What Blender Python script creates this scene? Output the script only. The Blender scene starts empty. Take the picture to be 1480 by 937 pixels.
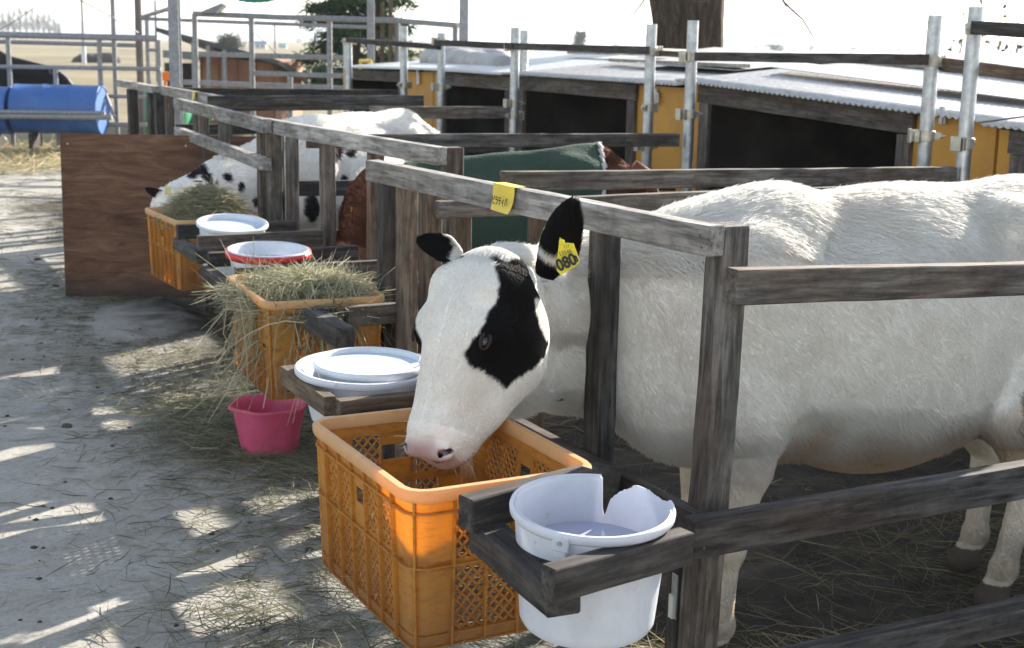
import bpy, bmesh, math, random
import numpy as np
from mathutils import Vector, Matrix
random.seed(7); rng = np.random.default_rng(11)
C = bpy.context.scene.collection
scn = bpy.context.scene

# ------------------------------------------------------------------ camera
F = 2000.0; CAMH = 1.45
_hd, _pit, _rol = math.radians(26.6), math.radians(11.45), math.radians(1.1)
_fh = np.array([math.sin(_hd), math.cos(_hd), 0]); _r = np.array([math.cos(_hd), -math.sin(_hd), 0]); _z = np.array([0, 0, 1.])
_f = _fh*math.cos(_pit) - _z*math.sin(_pit); _u = _fh*math.sin(_pit) + _z*math.cos(_pit)
_r2 = _r*math.cos(_rol) + _u*math.sin(_rol); _u2 = _u*math.cos(_rol) - _r*math.sin(_rol)
CP = np.array([0, 0, CAMH])
def _ray(x, y): return _f*F + _r2*(x-740) - _u2*(y-468.5)
def atZ(x, y, z): d = _ray(x, y); return CP + d*(z-CAMH)/d[2]
def atX(x, y, X): d = _ray(x, y); return CP + d*X/d[0]
def atY(x, y, Y): d = _ray(x, y); return CP + d*Y/d[1]
def atD(x, y, D): return CP + _ray(x, y)*D/F
def proj(P):
    v = np.asarray(P) - CP; d = v @ _f
    return 740 + F*(v @ _r2)/d, 468.5 - F*(v @ _u2)/d
cam = bpy.data.cameras.new('camera'); camo = bpy.data.objects.new('camera', cam); C.objects.link(camo)
M = Matrix(((_r2[0], _u2[0], -_f[0], 0), (_r2[1], _u2[1], -_f[1], 0), (_r2[2], _u2[2], -_f[2], CAMH), (0, 0, 0, 1)))
camo.matrix_world = M
cam.sensor_width = 36; cam.lens = 36*F/1480; cam.clip_start = .05; cam.clip_end = 9000
cam.dof.use_dof = True; cam.dof.focus_distance = 2.85; cam.dof.aperture_fstop = 9.0
scn.camera = camo

# ------------------------------------------------------------------ light
SUN_EL, SUN_AZ = math.radians(24), math.radians(64)      # azimuth clockwise from +Y
w = bpy.data.worlds.new('World'); scn.world = w; w.use_nodes = True
nt = w.node_tree; bg = nt.nodes['Background']; sky = nt.nodes.new('ShaderNodeTexSky'); sky.sky_type = 'NISHITA'
sky.sun_disc = False; sky.sun_elevation = SUN_EL; sky.sun_rotation = SUN_AZ; sky.air_density = 1.2; sky.dust_density = .6; sky.ozone_density = 1.0
hs = nt.nodes.new('ShaderNodeHueSaturation'); hs.inputs['Saturation'].default_value = .62; nt.links.new(sky.outputs[0], hs.inputs['Color']); nt.links.new(hs.outputs[0], bg.inputs[0]); bg.inputs[1].default_value = 0.095
sd = Vector((math.sin(SUN_AZ)*math.cos(SUN_EL), math.cos(SUN_AZ)*math.cos(SUN_EL), math.sin(SUN_EL)))
sl = bpy.data.lights.new('sun', 'SUN'); sl.energy = 5.0; sl.angle = math.radians(.53); sl.color = (1, .93, .82)
so = bpy.data.objects.new('sun', sl); C.objects.link(so); so.rotation_euler = (-sd).to_track_quat('-Z', 'Y').to_euler()
vs = scn.view_settings; vs.view_transform = 'Standard'; vs.look = 'None'; vs.exposure = 1.72; vs.gamma = 1; vs.use_curve_mapping = False
scn.cycles.max_bounces = 8; scn.cycles.diffuse_bounces = 4; scn.cycles.transmission_bounces = 6; scn.cycles.transparent_max_bounces = 8

# ------------------------------------------------------------------ materials
class NT:
    def __init__(s, name):
        s.m = bpy.data.materials.new(name); s.m.use_nodes = True; s.t = s.m.node_tree; s.b = s.t.nodes['Principled BSDF']; s.out = s.t.nodes['Material Output']
    def n(s, typ, **k):
        nd = s.t.nodes.new('ShaderNode'+typ)
        for a, v in k.items(): setattr(nd, a, v)
        return nd
    def l(s, a, b): s.t.links.new(a, b)
    def coord(s, scale=(1, 1, 1), obj=True, rnd=True):
        tc = s.n('TexCoord'); mp = s.n('Mapping'); mp.inputs['Scale'].default_value = scale
        src = tc.outputs['Object']
        if not obj:
            g = s.n('NewGeometry'); src = g.outputs['Position']
        if rnd:
            oi = s.n('ObjectInfo'); vm = s.n('VectorMath', operation='MULTIPLY_ADD')
            cx = s.n('CombineXYZ'); mm = s.n('Math', operation='MULTIPLY'); mm.inputs[1].default_value = 37.
            s.l(oi.outputs['Random'], mm.inputs[0])
            for i in range(3): s.l(mm.outputs[0], cx.inputs[i])
            vm.inputs[1].default_value = (1, 1, 1); s.l(src, vm.inputs[0]); s.l(cx.outputs[0], vm.inputs[2]); src = vm.outputs[0]
        s.l(src, mp.inputs[0]); return mp.outputs[0]
    def noise(s, vec, scale, detail=4, rough=.55, dist=0):
        nn = s.n('TexNoise'); nn.inputs['Scale'].default_value = scale; nn.inputs['Detail'].default_value = detail
        nn.inputs['Roughness'].default_value = rough; nn.inputs['Distortion'].default_value = dist; s.l(vec, nn.inputs['Vector']); return nn.outputs[0]
    def ramp(s, fac, stops):
        r = s.n('ValToRGB'); el = r.color_ramp.elements
        while len(el) < len(stops): el.new(.5)
        for e, (p, c) in zip(el, stops): e.position = p; e.color = (*c, 1) if len(c) == 3 else c
        s.l(fac, r.inputs[0]); return r.outputs[0]
    def mix(s, fac, a, b, mode='MIX'):
        m = s.n('MixRGB', blend_type=mode)
        for v, i in ((fac, 0), (a, 1), (b, 2)):
            if isinstance(v, (int, float)): m.inputs[i].default_value = v if i == 0 else (v, v, v, 1)
            elif isinstance(v, tuple): m.inputs[i].default_value = (*v, 1)
            else: s.l(v, m.inputs[i])
        return m.outputs[0]
    def bump(s, h, strength=.3, dist=.01):
        b = s.n('Bump'); b.inputs['Strength'].default_value = strength; b.inputs['Distance'].default_value = dist
        s.l(h, b.inputs['Height']); s.l(b.outputs[0], s.b.inputs['Normal'])
    def col(s, c):
        if isinstance(c, tuple): s.b.inputs['Base Color'].default_value = (*c, 1)
        else: s.l(c, s.b.inputs['Base Color'])
    def set(s, rough=.7, metal=0, spec=.4):
        s.b.inputs['Roughness'].default_value = rough; s.b.inputs['Metallic'].default_value = metal; s.b.inputs['Specular IOR Level'].default_value = spec
    def translucent(s, fac, col):
        tr = s.n('BsdfTranslucent'); mx = s.n('MixShader'); mx.inputs[0].default_value = fac
        if isinstance(col, tuple): tr.inputs[0].default_value = (*col, 1)
        else: s.l(col, tr.inputs[0])
        s.l(s.b.outputs[0], mx.inputs[1]); s.l(tr.outputs[0], mx.inputs[2]); s.l(mx.outputs[0], s.out.inputs[0])

def wood(name, dark, mid, light, brown=(.19, .12, .075), brown_amt=.35):
    k = NT(name); g = k.coord((4.5, 48, 48)); g2 = k.coord((2.2, 15, 15)); b = k.coord((1.6, 5, 5)); f = k.coord((7, 90, 90)); iso = k.coord((16, 22, 22))
    n1 = k.noise(g, 1, 8, .62, .6); n2 = k.noise(g2, 1, 5, .6, 1.2); n3 = k.noise(b, 1.3, 3, .5); nf = k.noise(f, 1, 3, .6)
    c = k.ramp(n1, [(.28, dark), (.5, mid), (.72, light)])
    bf = k.ramp(n3, [(.5-.35*brown_amt, (0, 0, 0)), (.85-.3*brown_amt, (1, 1, 1))])
    c = k.mix(k.mix(.75, 0., bf), c, k.ramp(n1, [(.25, tuple(x*.35 for x in brown)), (.7, brown)]))
    c = k.mix(.7, c, k.ramp(n2, [(.3, (.45, .44, .43)), (.6, (1, 1, 1))]), 'MULTIPLY')
    c = k.mix(.55, c, k.ramp(nf, [(.36, (.35, .33, .32)), (.5, (1, 1, 1))]), 'MULTIPLY')
    ni = k.noise(iso, 1, 5, .7); c = k.mix(.5, c, k.ramp(ni, [(.36, (.38, .36, .34)), (.52, (1, 1, 1)), (.7, (1.12, 1.12, 1.1))]), 'MULTIPLY')
    vo = k.n('TexVoronoi'); vo.inputs['Scale'].default_value = 1.; k.l(k.coord((2.3, 9, 9)), vo.inputs['Vector'])
    c = k.mix(.8, c, k.ramp(vo.outputs[0], [(.03, (.16, .11, .08)), (.11, (1, 1, 1))]), 'MULTIPLY')
    oi = k.n('ObjectInfo'); c = k.mix(.6, c, k.ramp(oi.outputs['Random'], [(0, (.62, .6, .6)), (1, (1.1, 1.06, 1.02))]), 'MULTIPLY')
    k.col(c); k.set(.85, 0, .25)
    h = k.mix(.5, n1, nf); k.bump(h, .55, .004); return k.m
M_WOOD = wood('weathered_timber', (.055, .05, .047), (.155, .145, .135), (.32, .31, .295))
M_WOODB = wood('brown_timber', (.07, .055, .045), (.19, .15, .115), (.30, .25, .2), (.20, .13, .085), .55)
M_WOODD = wood('dark_timber', (.028, .027, .027), (.075, .072, .07), (.17, .165, .16), (.11, .07, .05), .25)  # darkest tone of the sawn timber
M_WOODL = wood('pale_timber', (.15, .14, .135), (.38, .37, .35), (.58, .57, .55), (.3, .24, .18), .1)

def plain(name, c, rough=.6, metal=0, var=.15, sc=6, bump=.0, spec=.4, world=False, dirt=None):
    k = NT(name); v = k.coord(rnd=not world, obj=not world); n = k.noise(v, sc, 5, .6)
    cc = k.mix(1., c, k.ramp(n, [(.3, (1-var,)*3), (.7, (1+var,)*3)]), 'MULTIPLY')
    if dirt:
        n2 = k.noise(v, sc*.45, 8, .7, .5); cc = k.mix(k.ramp(n2, [(.5, (0, 0, 0)), (.66, (.8, .8, .8))]), cc, dirt)
    k.col(cc); k.set(rough, metal, spec)
    if bump: k.bump(k.noise(v, sc*6, 4, .6), bump, .005)
    return k.m
def plastic(name, c, tr, trc, rough=.38, dirt=(.2, .17, .13), damt=.35, sc=9, low=0):
    k = NT(name); v = k.coord(); n = k.noise(v, sc, 6, .65, .4); n2 = k.noise(v, sc*5, 3, .6)
    cc = k.mix(1., c, k.ramp(n, [(.3, (.8, .8, .8)), (.7, (1.08, 1.08, 1.08))]), 'MULTIPLY')
    cc = k.mix(k.ramp(n, [(.56, (0, 0, 0)), (.75, (damt,)*3)]), cc, dirt)
    cc = k.mix(k.ramp(n2, [(.66, (0, 0, 0)), (.74, (damt,)*3)]), cc, dirt)
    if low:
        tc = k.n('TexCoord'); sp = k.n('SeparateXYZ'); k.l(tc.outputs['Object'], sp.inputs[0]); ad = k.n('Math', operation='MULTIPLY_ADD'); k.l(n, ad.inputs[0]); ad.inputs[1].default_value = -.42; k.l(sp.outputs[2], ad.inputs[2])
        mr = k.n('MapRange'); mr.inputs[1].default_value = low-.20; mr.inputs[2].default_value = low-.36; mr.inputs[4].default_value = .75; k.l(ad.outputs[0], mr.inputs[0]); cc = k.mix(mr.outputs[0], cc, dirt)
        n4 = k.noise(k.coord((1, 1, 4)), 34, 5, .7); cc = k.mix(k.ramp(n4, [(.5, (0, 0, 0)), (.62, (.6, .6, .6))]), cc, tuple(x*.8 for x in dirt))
    k.col(cc); k.set(rough, 0, .45); k.bump(n2, .12, .002)
    if tr: k.translucent(tr, trc)
    return k.m
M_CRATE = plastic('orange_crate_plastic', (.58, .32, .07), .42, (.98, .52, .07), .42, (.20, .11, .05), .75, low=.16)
M_CRIM = plastic('faded_sunlit_crate_rim', (.72, .48, .24), .35, (.98, .52, .12), .5, (.24, .13, .05), .5)  # paler than the walls: worn fading plus sunlight painted into the rim colour
M_BUCK = plastic('white_bucket_plastic', (.76, .77, .83), .18, (.8, .82, .9), .4, (.26, .22, .17), .5, 7)
M_BUCK2 = plastic('pale_tub_plastic', (.74, .79, .86), .15, (.8, .85, .9), .3, (.3, .27, .22), .2)
M_PINK = plastic('pink_tub_plastic', (.72, .13, .25), .25, (.9, .16, .3), .4, (.3, .15, .14), .25)
M_RED = plain('red_plastic', (.6, .03, .03), .4)
M_BLUE = plastic('blue_barrel_plastic', (.045, .13, .38), 0, None, .5, (.1, .14, .25), .3, 5)
M_GALV = None
def galv(name, base=(.48, .50, .52), rust=(.3, .17, .09), amt=.35, metal=.75, rough=.38):
    k = NT(name); v = k.coord(); n = k.noise(v, 30, 5, .6); n2 = k.noise(v, 7, 6, .65, .4)
    c = k.mix(1., base, k.ramp(n, [(.35, (.72, .72, .74)), (.65, (1.1, 1.1, 1.1))]), 'MULTIPLY')
    c = k.mix(k.ramp(n2, [(.55, (0, 0, 0)), (.72, (amt,)*3)]), c, rust); k.col(c); k.set(rough, metal); k.bump(n, .1, .002); return k.m
M_GALV = galv('galvanised_steel')
M_PIPE = galv('grey_painted_pipe', (.26, .26, .27), (.2, .13, .1), .3, .2, .5)
M_STEEL = galv('grey_steel_column', (.30, .30, .31), (.25, .2, .16), .2, .1, .55)
M_CLAMP = galv('clamp_metal', (.5, .47, .40), (.45, .28, .05), .6, .7, .45)
M_NAIL = galv('rusty_nail_head', (.12, .09, .07), (.2, .09, .04), .6, .4, .6)
M_ROOF = galv('pale_roof_sheet', (.52, .51, .49), (.30, .25, .22), .6, .25, .38)
M_YEL = plain('yellow_hutch_panel', (.50, .245, .035), .55, 0, .12, 3, .1, .4, dirt=(.36, .18, .04))
M_FRAME = wood('grey_hutch_frame', (.06, .058, .055), (.13, .125, .12), (.22, .21, .2))
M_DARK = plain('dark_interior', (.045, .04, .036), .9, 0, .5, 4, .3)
M_BLACK = plain('black_plastic', (.02, .02, .022), .4)
M_GREENCOAT = None
k = NT('green_coat_cloth'); v = k.coord(); n = k.noise(v, 90, 2, .5); n2 = k.noise(v, 5, 5, .6, .8)
k.col(k.mix(k.ramp(n2, [(.45, (0, 0, 0)), (.75, (.35,)*3)]), (.032, .058, .042), (.085, .10, .072))); k.set(.85, 0, .2); k.bump(k.mix(.6, n, n2), .6, .02); M_GREENCOAT = k.m
M_YTAG = plain('yellow_tape', (.68, .50, .05), .5, 0, .1, 20)
M_YTAG2 = plain('yellow_ear_tag', (.80, .62, .02), .4, 0, .08, 30)
M_INK = plain('black_ink', (.02, .02, .02), .6)

# coat: colour comes from the coat's own pattern stored on the mesh
def coat(name, fine=260):
    k = NT(name); a = k.n('Attribute', attribute_name='Col'); v = k.coord(rnd=False); n = k.noise(v, fine, 3, .6)
    n2 = k.noise(v, 18, 4, .6, 1.)
    c = k.mix(1., a.outputs['Color'], k.ramp(n2, [(.3, (.88, .86, .84)), (.65, (1.03, 1.03, 1.03))]), 'MULTIPLY'); k.col(c); k.set(.8, 0, .25); k.bump(n, .25, .003)
    k.b.inputs['Subsurface Weight'].default_value = 0
    return k.m
M_COAT = coat('calf_coat')
k = NT('calf_hair'); a = k.n('Attribute', attribute_name='Col'); k.col(a.outputs['Color']); k.set(.6, 0, .2); k.translucent(.5, a.outputs['Color']); M_HAIR = k.m
M_EYE = plain('wet_dark_eye', (.012, .008, .008), .06, 0, .1, 30, 0, .8)

# ------------------------------------------------------------------ object helpers
def props(o, label=None, cat=None, group=None, kind=None):
    if label: o['label'] = label
    if cat: o['category'] = cat
    if group: o['group'] = group
    if kind: o['kind'] = kind
    return o
def thing(name, label, cat, loc=(0, 0, 0), rz=0, group=None):
    o = bpy.data.objects.new(name, None); C.objects.link(o); o.location = loc; o.rotation_euler = (0, 0, rz); o.empty_display_size = .1
    return props(o, label, cat, group)
class MB:
    def __init__(s): s.v = []; s.f = []
    def add(s, v, f):
        b = len(s.v); s.v += [tuple(map(float, p)) for p in v]; s.f += [tuple(i+b for i in q) for q in f]; return s
    def box(s, c, d, R=None):
        c = np.asarray(c, float); h = np.asarray(d, float)/2
        P = np.array([[x, y, z] for x in (-1, 1) for y in (-1, 1) for z in (-1, 1)])*h
        if R is not None: P = P @ np.asarray(R).T
        return s.add(P+c, [(0, 1, 3, 2), (4, 6, 7, 5), (0, 4, 5, 1), (2, 3, 7, 6), (0, 2, 6, 4), (1, 5, 7, 3)])
    def bar(s, p0, p1, w, h, up=(0, 0, 1)):
        p0 = np.asarray(p0, float); p1 = np.asarray(p1, float); a = p1-p0; L = np.linalg.norm(a); a = a/L
        y = np.cross(up, a); y /= np.linalg.norm(y); zz = np.cross(a, y)
        return s.box((p0+p1)/2, (L, w, h), np.array([a, y, zz]).T)
    def tube(s, pts, rad, n=10, caps=True):
        pts = [np.asarray(p, float) for p in pts]; rad = rad if hasattr(rad, '__len__') else [rad]*len(pts)
        b = []; N = len(pts)
        d0 = pts[1]-pts[0]; d0 = d0/np.linalg.norm(d0); ref = np.array([0, 0, 1.]) if abs(d0[2]) < .9 else np.array([1., 0, 0])
        x = np.cross(ref, d0); x /= np.linalg.norm(x)
        vs_ = []
        for i, p in enumerate(pts):
            d = pts[min(i+1, N-1)]-pts[max(i-1, 0)]; d = d/(np.linalg.norm(d)+1e-12); x = x-d*(x@d); x /= np.linalg.norm(x)+1e-12; y = np.cross(d, x)
            for k in range(n):
                t = 2*math.pi*k/n; vs_.append(p+rad[i]*(x*math.cos(t)+y*math.sin(t)))
        fs = [(i*n+k, i*n+(k+1) % n, (i+1)*n+(k+1) % n, (i+1)*n+k) for i in range(N-1) for k in range(n)]
        if caps: fs += [tuple(reversed(range(n))), tuple(range((N-1)*n, N*n))]
        return s.add(vs_, fs)
    def lathe(s, c, prof, n=40, R=None, arc=None):
        c = np.asarray(c, float); P = []
        for r, z in prof:
            for k in range(n): t = 2*math.pi*k/n; P.append((r*math.cos(t), r*math.sin(t), z))
        P = np.array(P)
        if R is not None: P = P @ np.asarray(R).T
        m = len(prof)
        return s.add(P+c, [(i*n+k, i*n+(k+1) % n, (i+1)*n+(k+1) % n, (i+1)*n+k) for i in range(m-1) for k in range(n)])
    def quad(s, a, b, c, d): return s.add([a, b, c, d], [(0, 1, 2, 3)])
def link(name, verts, faces, mat, parent=None, smooth=False, off=None):
    me = bpy.data.meshes.new(name); off = np.zeros(3) if off is None else np.asarray(off, float)
    me.from_pydata([tuple(np.asarray(p)-off) for p in verts] if off.any() else verts, [], faces); me.update()
    if mat: me.materials.append(mat)
    if smooth: me.polygons.foreach_set('use_smooth', [True]*len(me.polygons))
    o = bpy.data.objects.new(name, me); C.objects.link(o)
    if parent is not None: o.parent = parent
    return o
def build(mb, name, mat, parent=None, smooth=False, bevel=0, world=True, angle=None):
    """world=True: vertices are in world space; they are moved into the parent's frame."""
    v = np.array(mb.v)
    if world and parent is not None:
        # chain of plain translations / z rotation
        chain = []; p = parent
        while p is not None: chain.append(p); p = p.parent
        for q in reversed(chain):
            v = v-np.array(q.location); a = -q.rotation_euler.z
            if abs(a) > 1e-9: v = v @ np.array([[math.cos(a), -math.sin(a), 0], [math.sin(a), math.cos(a), 0], [0, 0, 1]]).T
    o = link(name, [tuple(p) for p in v], mb.f, mat, parent, smooth)
    if bevel:
        m = o.modifiers.new('bevel', 'BEVEL'); m.width = bevel; m.segments = 2; m.limit_method = 'ANGLE'; m.angle_limit = math.radians(40)
    if angle is not None:
        o.data.polygons.foreach_set('use_smooth', [True]*len(o.data.polygons))
        o.data.set_sharp_from_angle(angle=math.radians(angle))
    return o
_beams = {}
def beam(name, p0, p1, w, h, mat, parent=None, up=(0, 0, 1), bow=.0):
    """one sawn timber: its own mesh along its local X so the grain runs with it"""
    p0 = np.asarray(p0, float); p1 = np.asarray(p1, float); a = p1-p0; L = np.linalg.norm(a); a /= L
    y = np.cross(up, a); y /= np.linalg.norm(y); zz = np.cross(a, y)
    bm = bmesh.new(); bmesh.ops.create_cube(bm, size=1)
    for v in bm.verts: v.co = Vector((v.co.x*L, v.co.y*w, v.co.z*h))
    long_e = [e for e in bm.edges]
    bmesh.ops.bevel(bm, geom=long_e, offset=min(w, h)*.06, segments=1, affect='EDGES')
    ed = [e for e in bm.edges if abs(e.verts[0].co.x-e.verts[1].co.x) > L*.5]
    ns = max(2, int(L/.12)); bmesh.ops.subdivide_edges(bm, edges=ed, cuts=ns, use_grid_fill=True)
    ph = random.uniform(0, 6); am = min(w, h)*.018
    for v in bm.verts:
        x = v.co.x; v.co.y += am*math.sin(x*9+ph)+am*.8*math.sin(x*23+ph*2+v.co.z*60); v.co.z += am*math.sin(x*7+ph*1.7)+am*.8*math.sin(x*31+ph+v.co.y*60) + bow*(1-(2*x/L)**2)
    nf = len(bm.faces)
    if L > .5:
        for ex in (-L/2+.022, L/2-.022):
            for zq in (-h*.22, h*.2):
                for sy in (-1, 1):
                    cx = ex+random.uniform(-.008, .008); cz = zq+random.uniform(-.004, .004)
                    vs_ = [bm.verts.new((cx+.0032*math.cos(2*math.pi*q/8), sy*(w/2+.0016), cz+.0032*math.sin(2*math.pi*q/8))) for q in range(8)]
                    bm.faces.new(vs_ if sy < 0 else vs_[::-1]).material_index = 1
    me = bpy.data.meshes.new(name); bm.to_mesh(me); bm.free(); me.materials.append(mat); me.materials.append(M_NAIL)
    o = bpy.data.objects.new(name, me); C.objects.link(o)
    mw = Matrix(((a[0], y[0], zz[0], (p0[0]+p1[0])/2), (a[1], y[1], zz[1], (p0[1]+p1[1])/2), (a[2], y[2], zz[2], (p0[2]+p1[2])/2), (0, 0, 0, 1)))
    if parent is not None:
        chain = []; p = parent
        while p is not None: chain.append(p); p = p.parent
        W = Matrix.Identity(4)
        for q in reversed(chain): W = W @ q.matrix_basis
        mw = W.inverted() @ mw; o.parent = parent
    o.matrix_basis = mw
    return o
def copy_tree(o, parent=None):
    c = o.copy(); C.objects.link(c); c.parent = parent
    for ch in [x for x in o.children]: copy_tree(ch, c)
    return c
def frame3(a, up=(0, 0, 1)):
    a = np.asarray(a, float); a /= np.linalg.norm(a); y = np.cross(up, a); y /= np.linalg.norm(y); return np.array([a, y, np.cross(a, y)]).T
# ------------------------------------------------------------------ implicit-surface modelling for animals
class SDF:
    def __init__(s, lo, hi, h):
        s.lo = np.array(lo, float); s.h = h; s.n = np.ceil((np.array(hi)-s.lo)/h).astype(int)+1
        s.g = np.full(s.n, .3, np.float32); s.ax = [s.lo[i]+h*np.arange(s.n[i]) for i in range(3)]
    def _blk(s, lo, hi, k):
        a = np.maximum(((np.array(lo)-k*1.6-s.h*2-s.lo)/s.h).astype(int), 0); b = np.minimum(((np.array(hi)+k*1.6+s.h*2-s.lo)/s.h).astype(int)+2, s.n)
        sl_ = tuple(slice(a[i], max(b[i], a[i])) for i in range(3))
        X = s.ax[0][sl_[0]][:, None, None]; Y = s.ax[1][sl_[1]][None, :, None]; Z = s.ax[2][sl_[2]][None, None, :]
        return sl_, X, Y, Z
    def _smin(s, sl_, d, k):
        g = s.g[sl_]; hh = np.clip(.5+.5*(g-d)/k, 0, 1); s.g[sl_] = (g*(1-hh)+d*hh-k*hh*(1-hh)).astype(np.float32)
    def _smax(s, sl_, d, k):      # subtract
        g = s.g[sl_]; d = -d; hh = np.clip(.5-.5*(g-d)/k, 0, 1); s.g[sl_] = (g*(1-hh)+d*hh+k*hh*(1-hh)).astype(np.float32)
    def rc(s, a, b, ra, rb, k=.03, sub=False):
        a = np.array(a, float); b = np.array(b, float); rm = max(ra, rb)
        sl_, X, Y, Z = s._blk(np.minimum(a, b)-rm, np.maximum(a, b)+rm, k)
        d = b-a; L2 = d@d
        t = np.clip(((X-a[0])*d[0]+(Y-a[1])*d[1]+(Z-a[2])*d[2])/L2, 0, 1)
        D = np.sqrt((X-a[0]-t*d[0])**2+(Y-a[1]-t*d[1])**2+(Z-a[2]-t*d[2])**2)-(ra+(rb-ra)*t)
        (s._smax if sub else s._smin)(sl_, D, k)
    def el(s, c, r, R=None, k=.03, sub=False):
        c = np.array(c, float); r = np.array(r, float); R = np.eye(3) if R is None else np.asarray(R); rm = r.max()
        sl_, X, Y, Z = s._blk(c-rm, c+rm, k)
        q = [((X-c[0])*R[0, i]+(Y-c[1])*R[1, i]+(Z-c[2])*R[2, i]) for i in range(3)]
        k0 = np.sqrt(sum((q[i]/r[i])**2 for i in range(3))); k1 = np.sqrt(sum((q[i]/r[i]**2)**2 for i in range(3)))+1e-9
        (s._smax if sub else s._smin)(sl_, k0*(k0-1)/k1, k)
    def mesh(s):
        g = s.g; S = g < 0; nx, ny, nz = s.n
        cnt = np.zeros((nx-1, ny-1, nz-1), np.uint8)
        for i in (0, 1):
            for j in (0, 1):
                for k in (0, 1): cnt += S[i:nx-1+i, j:ny-1+j, k:nz-1+k]
        I, J, K = np.nonzero((cnt > 0) & (cnt < 8)); m = len(I)
        idx = np.full(cnt.shape, -1, np.int32); idx[I, J, K] = np.arange(m)
        acc = np.zeros((m, 3)); num = np.zeros(m)
        cor = [(i, j, k) for i in (0, 1) for j in (0, 1) for k in (0, 1)]; val = {c: g[I+c[0], J+c[1], K+c[2]] for c in cor}
        for c in cor:
            for ax in range(3):
                if c[ax] == 0:
                    c2 = list(c); c2[ax] = 1; c2 = tuple(c2); va, vb = val[c], val[c2]; cr = (va < 0) != (vb < 0)
                    t = np.where(cr, va/np.where(cr, va-vb, 1), 0); p = np.array(c, float)+np.eye(3)[ax]*t[:, None]
                    acc += p*cr[:, None]; num += cr
        V = s.lo+(np.stack([I, J, K], 1)+acc/num[:, None])*s.h
        Q = []
        for ax in range(3):
            sa = [slice(None)]*3; sb = [slice(None)]*3; sa[ax] = slice(0, -1); sb[ax] = slice(1, None)
            A = S[tuple(sa)]; B = S[tuple(sb)]; i, j, k = np.nonzero(A != B); ins = A[i, j, k]
            o1, o2 = (ax+1) % 3, (ax+2) % 3; P = [i, j, k]
            ok = (P[o1] > 0) & (P[o2] > 0) & (P[o1] < s.n[o1]-1) & (P[o2] < s.n[o2]-1); P = [p[ok] for p in P]; ins = ins[ok]
            def cell(d1, d2):
                q = [p.copy() for p in P]; q[o1] -= d1; q[o2] -= d2; return idx[q[0], q[1], q[2]]
            q = np.stack([cell(1, 1), cell(0, 1), cell(0, 0), cell(1, 0)], 1); q[~ins] = q[~ins][:, ::-1]; Q.append(q)
        return V, np.concatenate(Q)
def sine_noise(P, scale, seed, oct=3):
    r = np.random.default_rng(seed); out = 0; amp = 1; tot = 0
    for o in range(oct):
        for _ in range(5):
            d = r.normal(size=3); d /= np.linalg.norm(d); out = out+amp*np.sin(P@d*scale*(2**o)*r.uniform(.7, 1.4)+r.uniform(0, 6.28)); tot += amp*.7
        amp *= .55
    return out/tot
def np_mesh(name, V, Q, mat, parent, col=None, smooth=True):
    me = bpy.data.meshes.new(name); me.vertices.add(len(V)); me.vertices.foreach_set('co', V.astype(np.float32).ravel())
    me.loops.add(Q.size); me.polygons.add(len(Q)); me.loops.foreach_set('vertex_index', Q.astype(np.int32).ravel())
    me.polygons.foreach_set('loop_start', np.arange(0, Q.size, Q.shape[1], dtype=np.int32))
    me.update(calc_edges=True); me.validate(); me.materials.append(mat)
    me.polygons.foreach_set('use_smooth', [smooth]*len(me.polygons))
    if col is not None:
        a = me.color_attributes.new('Col', 'FLOAT_COLOR', 'POINT'); a.data.foreach_set('color', np.c_[col, np.ones(len(col))].astype(np.float32).ravel())
    o = bpy.data.objects.new(name, me); C.objects.link(o); o.parent = parent; return o
def vnormals(V, Q):
    fn = np.cross(V[Q[:, 2]]-V[Q[:, 0]], V[Q[:, 3]]-V[Q[:, 1]]); N = np.zeros_like(V)
    for i in range(4): np.add.at(N, Q[:, i], fn)
    return N/(np.linalg.norm(N, axis=1)[:, None]+1e-12)
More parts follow.
